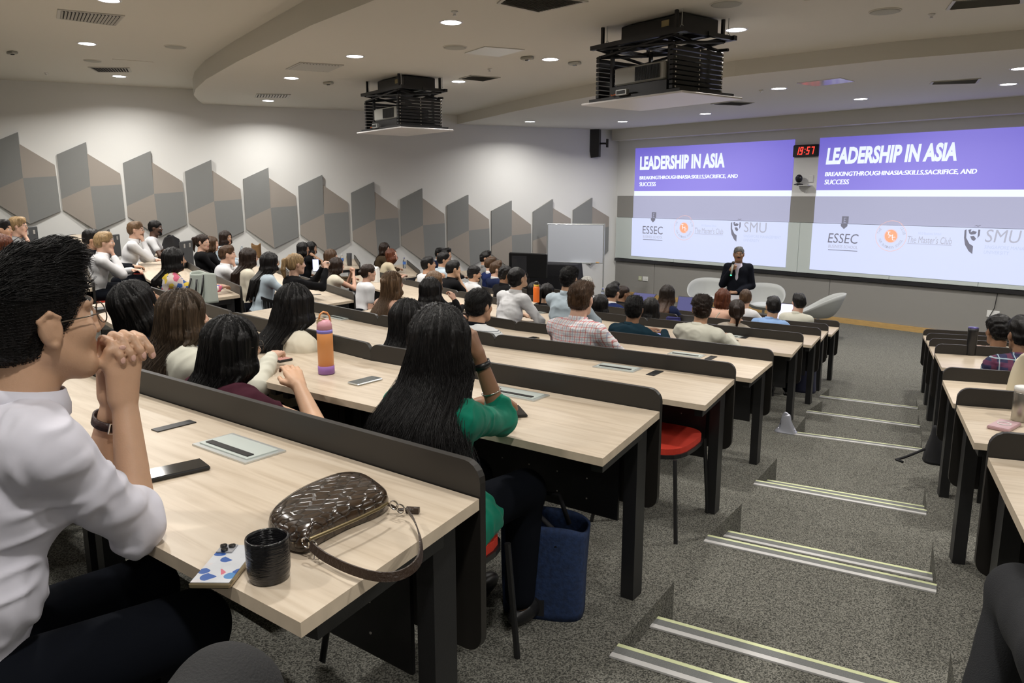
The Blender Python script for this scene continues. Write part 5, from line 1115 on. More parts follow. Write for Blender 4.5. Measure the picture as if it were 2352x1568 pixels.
q=W(2520,1560,LEV['B']+.45)
legs((q.x+.05,q.y-.10,0),115,LEV['B'],'person in black jeans at the lower right edge, black sneaker shown',JN,{-1:(-.12,.40,.50),1:(.15,.42,.50)},{-1:(-.22,.20,.12),1:(.15,.40,.10)})
# ---------------- standing speaker ----------------
def speaker():
    hd=D(1697,584,12.35); z0=0; f=-65; t=empty('person',(hd.x,hd.y,0),math.radians(f-90),'man standing in a dark suit, speaking into a microphone with papers in hand','person')
    sc=1.0; h=.012; N=Vector((0,-.02,1.45*hd.z/1.60)); k=N.z/1.45; Hc=Vector((0,.01,hd.z)); H=Head(Hc,rotm(math.radians(8),0),1.0)
    Sh={s:N+Vector((s*.165,-.01,-.055)) for s in(-1,1)}
    Rr=Sh[1]+Vector((.06,.05,-.28)); Wr=Hc+Vector((.085,.16,-.235))       # his right arm (image left)
    Ll=Sh[-1]+Vector((-.055,-.02,-.29)); Wl=Vector((-.02,.23,1.02*k))
    def arm(S,a,b,c,r1,r2,r3): S.cone(a,b,r1,r2,.02); S.cone(b,c,r2,r3,.02)
    S=Sdf((-.4,-.3,.02),(.4,.4,1.85),h); S.cone((0,0,.95*k),(0,-.01,1.36*k),.10,.09,.05)
    arm(S,Sh[1],Rr,Wr,.04,.036,.026); arm(S,Sh[-1],Ll,Wl,.04,.036,.026)
    hand_sdf(S,Wr,Vector((-.45,.1,.75)),Vector((.6,.8,0)),1,True,'fist'); hand_sdf(S,Wl,Vector((.9,.25,.05)),Vector((0,.5,.8)),1,True,'hold')
    for s in(-1,1): S.cone((s*.09,0,.92*k),(s*.11,.02,.50*k),.075,.05,.03); S.cone((s*.11,.02,.5*k),(s*.12,-.01,.09),.05,.032,.02); S.cone((s*.12,-.01,.08),(s*.13,.11,.045),.03,.025,.02)
    head_sdf(S,H,True,N); V,Q=S.mesh(); np_obj('body',V,Q,[skin('brown'),EYED,LIPM,EYEW],t,face_mats(V,Q,H))
    S=Sdf((-.4,-.3,.7),(.4,.4,1.6),h); S.ell((0,.01,1.18*k),(.14,.105,.30),.04); S.ell((0,.0,1.36*k),(.15,.095,.1),.04); S.ell(N+Vector((0,0,.05)),(.06,.06,.05),.01,'s'); V,Q=S.mesh(); np_obj('shirt',V,Q,cloth('pale lilac',(.50,.46,.56)),t)
    S=Sdf((-.45,-.3,.7),(.45,.4,1.62),h); S.ell((0,0,.95*k),(.185,.13,.16),.05); S.ell((0,0,1.15*k),(.165,.125,.2),.05); S.ell((0,-.01,1.33*k),(.18,.12,.14),.05)
    for s in(-1,1): S.cone(N+Vector((0,-.01,-.03)),Sh[s],.055,.062,.04)
    arm(S,Sh[1],Rr,Rr.lerp(Wr,.85),.066,.058,.046); arm(S,Sh[-1],Ll,Ll.lerp(Wl,.88),.066,.058,.046)
    S.cone((0,.150,N.z+.02),(.0,.165,1.02*k),.066,.030,.01,'s'); S.ell(N+Vector((0,.05,.04)),(.062,.085,.07),.012,'s'); V,Q=S.mesh(); np_obj('jacket',V,Q,cloth('suit navy black',(.008,.009,.014)),t)
    S=Sdf((-.3,-.25,.05),(.3,.3,1.1),.014); S.ell((0,0,.95*k),(.165,.115,.12),.04)
    for s in(-1,1): S.cone((s*.09,0,.9*k),(s*.11,.02,.5*k),.092,.07,.03); S.cone((s*.11,.02,.5*k),(s*.12,-.005,.12),.07,.055,.02)
    V,Q=S.mesh(); np_obj('trousers',V,Q,C_('dnavy'),t)
    for s in(-1,1): b=MB(); b.ell((s*.13,.06,.045),(.045,.135,.045),n=10); b.build('shoe',BLK2,t,True)
    hm=hair_mesh(H,'crop',.008,3,0,0,.5); np_obj('hair',hm[0],hm[1],hmat('salt'),t)
    S=Sdf([-.1,-.02,-.14],[.1,.13,.02],.006); S.cone((-.024,.088,-.046),(.0,.097,-.042),.006,.008,.004); S.cone((.0,.097,-.042),(.024,.088,-.046),.008,.006,.004); V,Q=S.mesh(); V=V@H.Rn.T+np.array(H.c,'f'); np_obj('moustache',V,Q,hmat('black'),t)
    Mx=t.matrix_basis.copy() if False else Matrix.Translation(t.location)@Matrix.Rotation(math.radians(f-90),4,'Z')
    m=empty('microphone',Mx@Wr,math.radians(f-90),"handheld microphone at the standing man's mouth",'microphone')
    b=MB(); b.tube([(-.01,.035,-.075),(-.03,.035,.09)],[.012,.016],n=12); b.build('handle',M('pale grey plastic',(.45,.46,.42),.4),m,True)
    b=MB(); b.ell((-.034,.035,.115),(.024,.024,.028),n=10); b.build('grille',BLK2,m,True)
    b=MB(); b.tube([(-.009,.035,-.075),(-.0085,.035,-.088)],.0125,n=10); b.build('status_light',EM('green status light',(.05,1,.25),3,.2),m)
    p=empty('folded_paper',Mx@(Wl+Vector((.035,.06,-.09))),math.radians(f-90),"folded white sheets in the standing man's hand",'paper')
    PM=M('white paper',(.72,.72,.76),.7); b=MB(); b.box((0,0,.0),(.20,.004,.115)); b.add([(-.10,.004,.055),(.10,.004,.055),(.10,.014,-.03),(-.10,.014,-.03),(-.10,.004,.052),(.10,.004,.052),(.10,.010,-.03),(-.10,.010,-.03)],[(0,1,2,3),(7,6,5,4)]); b.build('sheet',PM,p)
    return t
speaker()
# ---------------- stage furniture ----------------
def on(u,v,z): return W(u,v,z)
ARM=M('light grey moulded felt shell',(.36,.37,.36),.8,bump=.1,scale=200); CUSH=M('pale grey seat cushion',(.42,.44,.44),.85); LEGW=M('white enamel chair base',(.55,.55,.54),.4)
def armchair(p,rz,label):
    t=empty('lounge_armchair',(p[0],p[1],0),rz,label,'armchair','pale grey bucket armchairs on the stage')
    def surf(off):
        G=[]
        for j in range(9):
            v=j/8; row=[]
            for i in range(36):
                a=2*math.pi*i/36; bk=.5-.5*math.sin(a); rim=.44+.38*bk**1.6+.10*max(0,math.cos(a)**2)*(.4+bk)*1.0; r=(.10+.27*v**.55)+.03*bk*v; r-=off
                z=.36+(rim-.36)*v**1.7+off*.6*(1-v); row.append((r*math.cos(a)*1.03,r*math.sin(a)-.05*bk*v,z))
            G.append(row)
        return G
    o1=surf(0); i1=surf(.022); b=MB(); b.grid([[(0,0,.355)]*36]+o1+list(reversed(i1))+[[(0,0,.38)]*36],closeu=True); b.build('shell',ARM,t,True)
    b=MB(); b.ell((0,.02,.44),(.25,.24,.05),n=12); b.build('seat_cushion',CUSH,t,True)
    b=MB(); b.tube([(0,0,.36),(0,0,.12)],.025); b.build('stem',LEGW,t)
    for k in range(4): a=math.pi/4+k*math.pi/2; b=MB(); b.tube([(0,0,.14),(.26*math.cos(a),.26*math.sin(a),.015)],[.02,.013]); b.build('leg',LEGW,t)
armchair((-9.35,13.55),math.radians(200),'pale grey armchair left of the standing man, half behind him')
armchair((-8.0,13.55),math.radians(215),'pale grey armchair right of the standing man, facing the audience')
armchair((-6.75,13.3),math.radians(115),'pale grey armchair turned sideways, rightmost of the three')
t=empty('coffee_table',(-8.35,12.45,0),.1,'low white coffee table before the middle armchair','table')
b=MB(); b.box((0,0,.37),(.7,.45,.02),bev=.006); b.build('table_top',WHITEP,t)
b=MB(); b.box((0,0,.18),(.6,.36,.012)); b.build('lower_shelf',ALU,t)
for x in(-.3,.3):
    for y in(-.18,.18): b=MB(); b.tube([(x,y,.36),(x,y,0)],.012); b.build('leg',CHROME,t)
# mobile whiteboard
A,B=Vector((-13.68,13.12,0)),Vector((-12.55,13.92,0)); d=(B-A); L=d.length; rz=math.atan2(d.y,d.x)
t=empty('mobile_whiteboard',A,rz,'mobile whiteboard on a metal stand in the front left corner','whiteboard')
b=MB(); b.box((L/2,0,1.385),(L-.04,.03,.90)); b.build('board',M('glossy whiteboard',(.55,.58,.64),.2),t)
b=MB(); b.tube([(0,0,.93),(L,0,.93),(L,0,1.85),(0,0,1.85),(0,0,.93)],.018,n=6); b.build('board_frame',ALU,t)
for x in(-.0,L): b=MB(); b.tube([(x,0,1.87),(x,0,.08)],.017,n=8); b.tube([(x,-.30,.05),(x,.30,.05)],.018,n=8); b.tube([(x,-.16,.06),(x,0,.36)],.010); b.build('stand_leg',ALU,t)
b=MB(); b.box((L*.6,-.06,.92),(.5,.07,.015)); b.build('pen_tray',ALU,t)
b=MB(); b.tube([(0,.0,.12),(L,0,.12)],.012); b.build('cross_bar',ALU,t)
b=MB(); b.tube([(0,0,0),(.09,0,0)],.014,n=8); o=b.build('marker_pen',M('orange marker',(.6,.35,.12),.5),None,loc=(-12.66,13.78,.945)); tag(o,'small orange marker on the whiteboard ledge','pen')
# cloth covered table
A=W(1256,625,.93); CP=Vector((-12.95,12.6,0)); t=empty('draped_table',CP,math.radians(28),'tall table fully draped in black cloth before the whiteboard','table')
b=MB(); G=[]
for j,(z,k) in enumerate(((.98,.0),(.98,1),(.965,1.01),(.7,1.05),(.35,1.11),(0.01,1.2))):
    row=[]
    for i in range(72):
        a=2*math.pi*i/72; c,s=math.cos(a),math.sin(a); m=max(abs(c)/.62,abs(s)/.32); x,y=c/m*k,s/m*k; w=1+(.035*math.sin(a*18)*max(0,k-1)*5); row.append((x*w,y*w,z))
    G.append(row)
b.grid(G,closeu=True); b.build('black_cloth',M('black cloth',(.006,.006,.009),.9,bump=.3,scale=30),t,True)
b=MB(); b.box((0,0,.95),(1.16,.58,.03)); b.build('table_top',BLK2,t)
mp=W(1240,640,.78); t=empty('display_monitor',(-12.6,11.5,.0),math.radians(25),'large black monitor on a stand seen from behind, left of the black cloth','monitor')
b=MB(); b.box((0,0,1.02),(.92,.05,.54),bev=.02); b.build('monitor_housing',BLK2,t); b=MB(); b.box((-.20,-.027,1.02),(.36,.004,.40)); b.build('screen_sheen',M('painted monitor sheen',(.05,.05,.055),.12),t)  # lighter panel paints the sheen on the monitor's face
b=MB(); b.tube([(0,.02,.9),(0,.02,.03)],.03); b.box((0,0,.015),(.5,.4,.03)); b.build('stand',BLACK,t)
# ---------------- small things ----------------
def lift_z(k): return LEV[k]+TH
def slab(name,u,v,z,du,dv,L,Wd,H,label,cat,face=None,side=None,case=None,screen=None,r=.008,group=None):
    p=W(u,v,z); q=W(u+du,v+dv,z)-p; rz=math.atan2(q.y,q.x); t=empty(name,p,rz,label,cat,group)
    b=MB(); b.box((0,0,H/2+.0005),(L,Wd,H),bev=r*.35); b.build('body',side or BLK2,t)
    b=MB(); b.box((0,0,H+.0011),(L-.006,Wd-.006,.0012)); b.build('screen' if screen else 'back_cover',face or BLK2,t)
    return t
GS=M('dark glass',(.012,.013,.015),.08,spec=.7)
def camerabump(t,L,Wd,H,n=3):
    b=MB(); b.box((L/2-.022,Wd/2-.02,H+.002),(.034,.032,.003),bev=.001); o=b.build('camera_bump',M('lens surround',(.3,.3,.32),.3),t)
    for x,y in((.014,.012),(.014,.029),(.031,.020)): b=MB(); b.lathe([(.007,0),(.007,.004),(.005,.0045)],n=14,X=Matrix.Translation((L/2-x-.002,Wd/2-y+.001,H+.003))); b.build('lens',GS,o)
ZA,ZB,ZC_,ZD=[lift_z(k) for k in 'ABCD']
slab('smartphone',400,1086,ZA,100,-22,.160,.078,.011,'black smartphone lying by the elbow of the man with clasped hands','phone',GS,BLK2,screen=1)
t=slab('smartphone',519,1306,ZA,60,-75,.158,.077,.011,'phone in a floral blue and pink case beside the black mug','phone',M('placeholder white',(1,1,1)) ,M('gold phone edge',(.35,.28,.17),.25,.7))
m,tr,bs=nodes('floral phone cover'); mp_=mapping(tr,(42,42,42)); vo=tr.nodes.new('ShaderNodeTexVoronoi'); vo.inputs['Scale'].default_value=1; tr.links.new(mp_.outputs[0],vo.inputs['Vector']); sp_=tr.nodes.new('ShaderNodeSeparateColor'); tr.links.new(vo.outputs['Color'],sp_.inputs[0])
r_=ramp(tr,sp_.outputs[0],[(0,(.60,.62,.66)),(.42,(.60,.18,.24)),(.55,(.05,.12,.38)),(.70,(.62,.60,.62)),(.85,(.10,.25,.5))]); r_.color_ramp.interpolation='CONSTANT'
dst=tr.nodes.new('ShaderNodeMath'); dst.operation='LESS_THAN'; dst.inputs[1].default_value=.62; tr.links.new(vo.outputs['Distance'],dst.inputs[0]); mx_=tr.nodes.new('ShaderNodeMix'); mx_.data_type='RGBA'; mx_.inputs[6].default_value=(.58,.60,.64,1); tr.links.new(dst.outputs[0],mx_.inputs[0]); tr.links.new(r_.outputs[0],mx_.inputs[7]); tr.links.new(mx_.outputs[2],bs.inputs['Base Color']); bs.inputs['Roughness'].default_value=.15
[c for c in t.children if c.name.startswith('back_cover')][0].data.materials[0]=m; camerabump(t,.158,.077,.012)
slab('smartphone',839,877,ZB,75,-19,.148,.072,.009,'silver-edged grey smartphone beside the orange bottle','phone',M('grey glass',(.13,.14,.14),.1),ALU,screen=1)
t=slab('smartphone',638,826,ZB,36,8,.150,.078,.012,'phone with a pink back near the glasses of the woman in maroon','phone',M('pink cover',(.55,.28,.24),.3),BLK2)
slab('smartphone',1182,948,ZB,12,14,.14,.07,.010,"black phone edge beside the green-shirted woman's elbow",'phone',GS,BLK2,screen=1)
slab('smartphone',1219,779,ZD,40,-9,.15,.072,.009,'black phone with gold edge on the desk left of the checked shirt','phone',GS,M('gold phone edge',(.35,.28,.17),.25,.7),screen=1)
slab('smartphone',1513,771,lift_z('E'),28,-12,.15,.075,.012,'phone with a lit blue screen beside the dark teal shirt','phone',EM('lit lilac screen',(.35,.38,.85),.7),BLK2,screen=1)
slab('smartphone',1682,785,lift_z('E'),30,-14,.155,.075,.010,'black phone with gold edge right of the cream shirt','phone',GS,M('gold phone edge',(.35,.28,.17),.25,.7),screen=1)
t=slab('smartphone',2306,981,ZC_,34,-18,.155,.085,.014,'pink phone with a ring on its back on the right block desk','phone',M('rose phone cover',(.50,.33,.36),.3),M('rose edge',(.45,.28,.3),.3))
b=MB(); b.tube([(.0+.025*math.cos(a),.025*math.sin(a),.017) for a in [i*math.pi/10 for i in range(21)]],.002,n=5); b.build('magnet_ring',WHITEP,t)
slab('pen_tray',2170,766,lift_z('H')+.0,60,5,.42,.05,.03,'white pen tray on the desk nearest the stage, right block','tray',WHITEP,WHITEP)
slab('keyboard',218,716,ZB,60,-8,.38,.13,.02,'dark keyboard on the far left desk beyond the glasses man','keyboard',BLK2,BLK2)
slab('pouch',1547,738,lift_z('F'),30,2,.17,.12,.05,'small navy blue pouch on the desk right of the dark teal shirt','pouch',cloth('pouch navy',(.03,.03,.10)),cloth('pouch navy',(.03,.03,.10)),r=.04)
slab('pen_case',1064,707,lift_z('E'),24,-6,.15,.03,.012,'folded spectacles case on the desk by the polo man\'s head','case',M('gold metal',(.4,.32,.2),.3,.8),BLK2)
b=MB(); b.tube([(0,0,0),(.14,0,0)],.005); o=b.build('pen',BLK2,None,loc=W(1586,742,lift_z('F')+.005)); o.rotation_euler=(0,0,-.3); tag(o,'black pen left of the cream shirt','pen')
b=MB(); b.box((0,0,0),(.22,.30,.003)); o=b.build('paper_sheet',M('white paper',(.72,.72,.76),.7),None,loc=W(1568,741,lift_z('F')+.003)); tag(o,'sheet of paper beside the navy pouch','paper')
# mug
MUG=M('glossy black glaze',(.007,.007,.008),.13,bump=.25,scale=60,stretch=(1,1,5)); p=W(619,1327,ZA)
t=empty('mug',p,0,'handleless glossy black mug at the near edge of the foremost desk','mug')
b=MB(); R0=.040; b.lathe([(.030,0),(.036,.003),(R0-.0005,.02),(R0,.05),(R0,.080),(R0-.001,.083),(R0-.0035,.083),(R0-.005,.080),(R0-.005,.02),(.03,.008),(.001,.007)],n=40); b.build('cup',MUG,t,True)
# orange flask
p=W(750,858,ZB); t=empty('water_flask',p,math.radians(120),'orange flask with purple base and pink lid on the second desk','bottle'); r=.0365
OR=M('orange enamel',(.72,.30,.10),.4); PU=M('purple silicone',(.28,.13,.38),.5); PK=M('pink lid',(.62,.30,.36),.45); BLU=M('blue band',(.22,.18,.55),.4); TAN=M('tan cap',(.50,.36,.22),.5)
b=MB(); b.lathe([(r-.006,0),(r+.002,.004),(r+.002,.040),(r,.041)],n=36); b.build('silicone_boot',PU,t,True)
b=MB(); b.lathe([(r,.040),(r,.195),(r-.001,.197)],n=36); b.build('flask_body',OR,t,True)
b=MB(); b.lathe([(r,.196),(r,.212)],n=36); b.build('band',BLU,t,True)
b=MB(); b.lathe([(r-.001,.212),(r-.002,.235),(r-.008,.252),(r-.02,.258)],n=36); b.build('lid',PK,t,True)
b=MB(); b.box((-.006,.014,.250),(.040,.030,.034),bev=.006); b.build('spout_cap',TAN,t)
b=MB(); b.tube([(-.022,.014,.262),(-.020,.008,.285),(-.008,-.002,.296),(.008,-.012,.290),(.018,-.018,.272),(.022,-.020,.245)],[.0045]*6,n=8); b.build('carry_loop',OR,t,True)
# handbag
def pillow(name,pts,z,H,m,parent,org,flat=.5,n=8):
    P=[W(u,v,z)-org for u,v in pts]; c=sum(P,Vector())/len(P); k=len(P)
    D_=[]   # smooth closed outline
    for i in range(k):
        for s in range(4):
            t_=s/4; p0,p1,p2,p3=P[i-1],P[i],P[(i+1)%k],P[(i+2)%k]
            D_.append(.5*((2*p1)+(p2-p0)*t_+(2*p0-5*p1+4*p2-p3)*t_*t_+(3*p1-p0-3*p2+p3)*t_**3))
    G=[]; prof=[(.94,0),(1,.12),(1.0,.45),(.97,.75),(.90,.92),(.75,1.0),(.5,1.02),(.25,1.0),(.01,.99)]
    for s,hh in [(.01,0)]+prof: G.append([(c.x+(q.x-c.x)*s,c.y+(q.y-c.y)*s,H*hh*(1-.0*s)) for q in D_])
    b=MB(); b.grid(G,closeu=True); return b.build(name,m,parent,True)
m,tr,bs=nodes('crocodile embossed brown leather'); mp_=mapping(tr,(50,32,50),(0,0,.5)); vo=tr.nodes.new('ShaderNodeTexVoronoi'); vo.feature='DISTANCE_TO_EDGE'; vo.inputs['Scale'].default_value=1; vo.inputs['Randomness'].default_value=.55; tr.links.new(mp_.outputs[0],vo.inputs['Vector'])
r_=ramp(tr,vo.outputs['Distance'],[(0,(.008,.005,.003)),(.09,(.030,.017,.009)),(.3,(.040,.023,.012))]); tr.links.new(r_.outputs[0],bs.inputs['Base Color']); bs.inputs['Roughness'].default_value=.24; bs.inputs['Coat Weight'].default_value=.4
bp_=tr.nodes.new('ShaderNodeBump'); bp_.inputs['Distance'].default_value=.002; bp_.inputs['Strength'].default_value=.6; cl_=ramp(tr,vo.outputs['Distance'],[(0,(0,0,0)),(.12,(1,1,1))]); tr.links.new(cl_.outputs[0],bp_.inputs['Height']); tr.links.new(bp_.outputs[0],bs.inputs['Normal']); CROC=m
org=W(750,1210,ZA); t=empty('handbag',org,0,'small dark brown crocodile-pattern shoulder bag lying on the foremost desk','handbag')
pillow('bag_body',[(617,1228),(640,1195),(700,1155),(780,1123),(835,1122),(875,1145),(893,1168),(868,1190),(800,1218),(730,1255),(700,1275),(650,1262)],ZA,.052,CROC,t,org)
BR=M('dark brown strap leather',(.032,.018,.011),.4,bump=.3,scale=150)
def ribbon(name,pts,w,th,m,parent,org):
    P=[Vector(p)-org for p in pts]; Q=[]
    for i in range(len(P)-1):
        for s in range(6):
            t_=s/6; p0,p1,p2,p3=P[max(i-1,0)],P[i],P[i+1],P[min(i+2,len(P)-1)]; Q.append(.5*((2*p1)+(p2-p0)*t_+(2*p0-5*p1+4*p2-p3)*t_*t_+(3*p1-p0-3*p2+p3)*t_**3))
    Q.append(P[-1]); G=[]
    for i,p in enumerate(Q):
        d=(Q[min(i+1,len(Q)-1)]-Q[max(i-1,0)]).normalized(); n=d.cross(Vector((0,0,1))).normalized(); up=(Vector((0,0,1))*.8+n*.25).normalized()
        G.append([p+up*w/2+n*th,p+up*w/2-n*th,p-up*w/2-n*th,p-up*w/2+n*th])
    b=MB(); b.grid([list(r_) for r_ in G],closeu=True); return b.build(name,m,parent)
hz=ZA+.012
ribbon('shoulder_strap',[W(936,1172,hz+.02),W(952,1196,hz+.015),W(966,1240,hz+.012),W(962,1287,hz+.012),W(925,1318,hz+.012),W(870,1324,hz+.012),W(805,1307,hz+.012),W(745,1278,hz+.012),W(712,1252,hz+.02)],.017,.0015,BR,t,org)
zip_=[W(u,v,ZA+.045)-org for u,v in ((712,1238),(760,1218),(820,1192),(870,1168),(890,1155))]; b=MB(); b.tube(zip_,.0035,n=6); b.build('zip',M('brass zip',(.30,.24,.13),.3,.9),t)
b=MB(); b.tube([W(892,1158,ZA+.03)-org,W(915,1170,ZA+.012)-org,W(958,1170,ZA+.010)-org],.004,n=6); b.box(W(948,1171,ZA+.008)-org,(.03,.012,.012),rz=.7); b.build('zip_tail',BR,t)
for (u,v,zz) in ((905,1160,.03),(920,1168,.022),(703,1246,.035),(718,1252,.02)):
    c_=W(u,v,ZA+zz)-org; b=MB(); b.tube([c_+Vector((.010*math.cos(a),.004*math.cos(a),.010*math.sin(a))) for a in [i*math.pi/8 for i in range(17)]],.0017,n=6); b.build('metal_ring',CHROME,t)
b=MB(); c_=W(724,1262,ZA+.02)-org; b.tube([c_,c_+Vector((.006,-.006,-.016)),c_+Vector((.012,0,-.016)),c_+Vector((.008,.004,0))],.0014,n=6); b.build('zip_pull',CHROME,t)
# bottles
CLR=M('clear plastic',(.75,.80,.85),.05,trans=.9,ior=1.3,spec=.5)
def bottle(u,v,k,label,hh=.22,r=.032,lab=(.08,.2,.6),cap=(.7,.7,.75),mat=None,d=None):
    p=W(u,v,lift_z(k)) if d is None else D(u,v,d); t=empty('water_bottle',p,0,label,'bottle')
    b=MB(); b.lathe([(r*.8,0),(r,.008),(r,hh*.68),(r*.45,hh*.88),(r*.4,hh*.93)],n=18); b.build('bottle_body',mat or CLR,t,True)
    b=MB(); b.lathe([(r+.0008,hh*.38),(r+.0008,hh*.62)],n=18,cap=False); b.build('paper_label',M('label '+str(lab),lab,.4),t,True)
    b=MB(); b.lathe([(r*.44,hh*.93),(r*.44,hh)],n=14); b.build('cap',M('cap '+str(cap),cap,.4),t,True)
bottle(786,609,'E','clear water bottle with blue label on the wall desk, left of the tumbler')
bottle(929,616,'F','clear water bottle with blue label near the auburn-haired woman',cap=(.02,.03,.3))
bottle(1384,684,'H','small water bottle with a blue cap beside the grey-haired person',hh=.17,lab=(.5,.55,.7),cap=(.03,.05,.5))
bottle(557,590,'D','water bottle with blue label behind the short-haired man in white')
p=W(803,610,lift_z('E')); t=empty('tumbler',p,0,'dark grey tumbler beside a pale round handle on the wall desk','tumbler'); b=MB(); b.lathe([(.035,0),(.045,.005),(.052,.24),(.05,.245)],n=20); b.build('cup',M('dark grey cup',(.06,.06,.065),.5),t,True)
b=MB(); b.tube([(-.07-.05*math.cos(a),0,.11+.09*math.sin(a)) for a in [i*math.pi/10 for i in range(-5,16)]],.012,n=6); b.build('handle',CREAMH:=M('cream leather',(.55,.52,.42),.5),t,True)
p=W(865,648,lift_z('E')); t=empty('carton',p,.3,'tall white carton beside the woman with the hair bun','carton'); b=MB(); b.box((0,0,.11),(.09,.07,.22),bev=.004); b.build('carton_box',WHITEP,t); b=MB(); b.add([(-.045,-.035,.22),(.045,-.035,.22),(.045,.035,.22),(-.045,.035,.22),(-.045,0,.25),(.045,0,.25)],[(0,1,5,4),(2,3,4,5),(0,4,3),(1,2,5)]); b.build('carton_top',WHITEP,t)
t=empty('drink_can',W(134,589,lift_z('A')-.02),0,'tall white drink can with a blue stripe at the far left','can'); b=MB(); b.lathe([(.045,0),(.055,.008),(.055,.24),(.045,.255)],n=20); b.build('can_body',WHITEP,t,True); b=MB(); b.lathe([(.056,.03),(.056,.225)],n=20,cap=False); o=b.build('blue_stripe',M('blue print',(.10,.32,.60),.4),t,True); o.scale=(1,.6,1)
p=W(2229,815,lift_z('E')); t=empty('tumbler',p,0,'tall black tumbler standing on a right block desk','tumbler'); b=MB(); b.lathe([(.036,0),(.038,.004),(.040,.20),(.042,.215),(.042,.235)],n=24); b.build('cup',BLK2,t,True); b=MB(); b.lathe([(.042,.235),(.040,.245),(.02,.247)],n=24); b.build('lid',M('violet sheen lid',(.12,.10,.3),.15,.6),t,True)
p=W(2345,966,ZC_); t=empty('tumbler',p,0,'brushed steel tumbler with a white lid at the right edge','tumbler'); b=MB(); b.lathe([(.037,0),(.040,.005),(.040,.13),(.038,.135)],n=28); b.build('cup',M('brushed steel',(.42,.40,.36),.3,.9),t,True); b=MB(); b.lathe([(.040,.135),(.040,.155),(.03,.158)],n=28); b.build('lid',WHITEP,t,True)
p=D(1232,672,8.9); t=empty('water_flask',p-Vector((0,0,.11)),0,'bright orange flask with black cap held up over a middle desk','bottle'); b=MB(); b.lathe([(.034,0),(.037,.005),(.037,.17),(.03,.185)],n=20); b.build('flask_body',M('bright orange',(.85,.18,.02),.4),t,True); b=MB(); b.lathe([(.031,.185),(.031,.205)],n=20); b.build('band',M('yellow band',(.7,.45,.05),.4),t,True); b=MB(); b.lathe([(.028,.205),(.026,.235),(.012,.245)],n=16); b.build('cap',BLK2,t,True)
# laptops
def laptop(u,v,k,rz,label,scr,w=.33,tilt=18):
    p=W(u,v,lift_z(k)); t=empty('laptop',p,math.radians(rz),label,'laptop'); b=MB(); b.box((0,0,.008),(w,.23,.014),bev=.003); b.build('keyboard_base',ALU if scr[0]=='b' else BLK2,t)
    X=Matrix.Translation((0,.115,.014))@Matrix.Rotation(math.radians(-tilt),4,'X'); b=MB(); b.box((0,0,.115),(w,.007,.23),X=X) if False else b.add([tuple(X@Vector(q)) for q in [(i*w/2,j*.0035,kk) for i in(-1,1) for j in(-1,1) for kk in(0,.23)]],[(0,1,3,2),(4,6,7,5),(0,4,5,1),(2,3,7,6),(0,2,6,4),(1,5,7,3)]); l=b.build('lid',M('laptop lid',(.05,.05,.055),.4),t)
    b=MB(); b.add([tuple(X@Vector(q)) for q in ((-w/2+.01,-.005,.012),(w/2-.01,-.005,.012),(w/2-.01,-.005,.22),(-w/2+.01,-.005,.22))],[(0,1,2,3)]); b.build('screen',EM('laptop screen '+scr,{'bright':(.62,.60,.92),'dark':(.05,.05,.13)}[scr],.9),l)
laptop(1806,741,'G',18,'open laptop with a bright pale screen near the front row','bright')
laptop(1569,722,'G',12,'open laptop with a dark screen beside the navy-topped woman','dark')
laptop(1458,697,'G',8,'low black laptop beyond the navy blazer man','dark',w=.4,tilt=60)
t=empty('tent_card',W(1393,684,lift_z('H')),.5,'white tent card on the front desk near the grey-haired person','card'); b=MB(); b.add([(-.02,-.10,0),(-.02,.10,0),(0,.10,.20),(0,-.10,.20),(.05,-.1,0),(.05,.1,0)],[(0,1,2,3),(3,2,5,4)]); b.build('card_face',WHITEP,t)
# upright dark boards on the wall side
for (u,v,k,dd,w,hh,lb) in ((165,640,'B',8.9,.42,.42,'upright grey board with two tags just right of the glasses man\'s hair'),(432,620,'C',10.6,.42,.40,'upright grey board with two tags behind the floral blouse woman'),(76,600,'A',10.8,.36,.48,'upright dark board right of the blond man with glasses'),(266,590,'B',11.8,.34,.34,'upright dark board right of the dark blond young man')):
    p=D(u,v,dd); t=empty('upright_board',p,math.radians(140),lb,'board','upright boards beside the left desks')
    b=MB(); b.box((0,0,hh/2),(w,.022,hh),bev=.008); b.build('board_panel',M('slate laminate',(.055,.058,.06),.5),t)
    for s in(-1,1): b=MB(); b.box((s*w*.22,-.014,hh*.84),(.04,.006,.055)); b.build('tag',M('tag grey',(.4,.38,.35),.5),t)
    b=MB(); b.box((0,0,-.35),(.05,.04,.7)); b.build('post',BLACK,t)
# bags
def softbag(name,c,rz,dim,m,label,cat,taper=.85,sag=.03,handles=None,hm=None,seed=1,n=14):
    t=empty(name,c,rz,label,cat); w,d,hh=dim; G=[]
    for j in range(n+1):
        v=j/n; k=1+(taper-1)*v; row=[]
        for i in range(40):
            a=2*math.pi*i/40; cx_,sy=math.cos(a),math.sin(a); e=.55; x=w/2*k*math.copysign(abs(cx_)**e,cx_); y=d/2*k*math.copysign(abs(sy)**e,sy); wob=sag*math.sin(a*3+seed+v*4)*v*(.5)
            row.append((x*(1+wob),y*(1+wob*2),hh*v+sag*.4*math.cos(2*a+seed)*v*v))
        G.append(row)
    inner=[[(x*.94,y*.9,z) for x,y,z in r_] for r_ in reversed(G[2:])]
    b=MB(); b.grid([[(0,0,0)]*40]+G+inner+[[(0,0,hh*.15)]*40],closeu=True); b.build('bag_body',m,t,True)
    for pts,r_ in (handles or []): b=MB(); b.tube(pts,r_,n=8); b.build('handle',hm or BLK2,t,True)
    return t
DEN=M('blue denim',(.010,.026,.080),.85,noise=.3,scale=60,bump=.3); DBL=M('black canvas',(.006,.006,.008),.8)
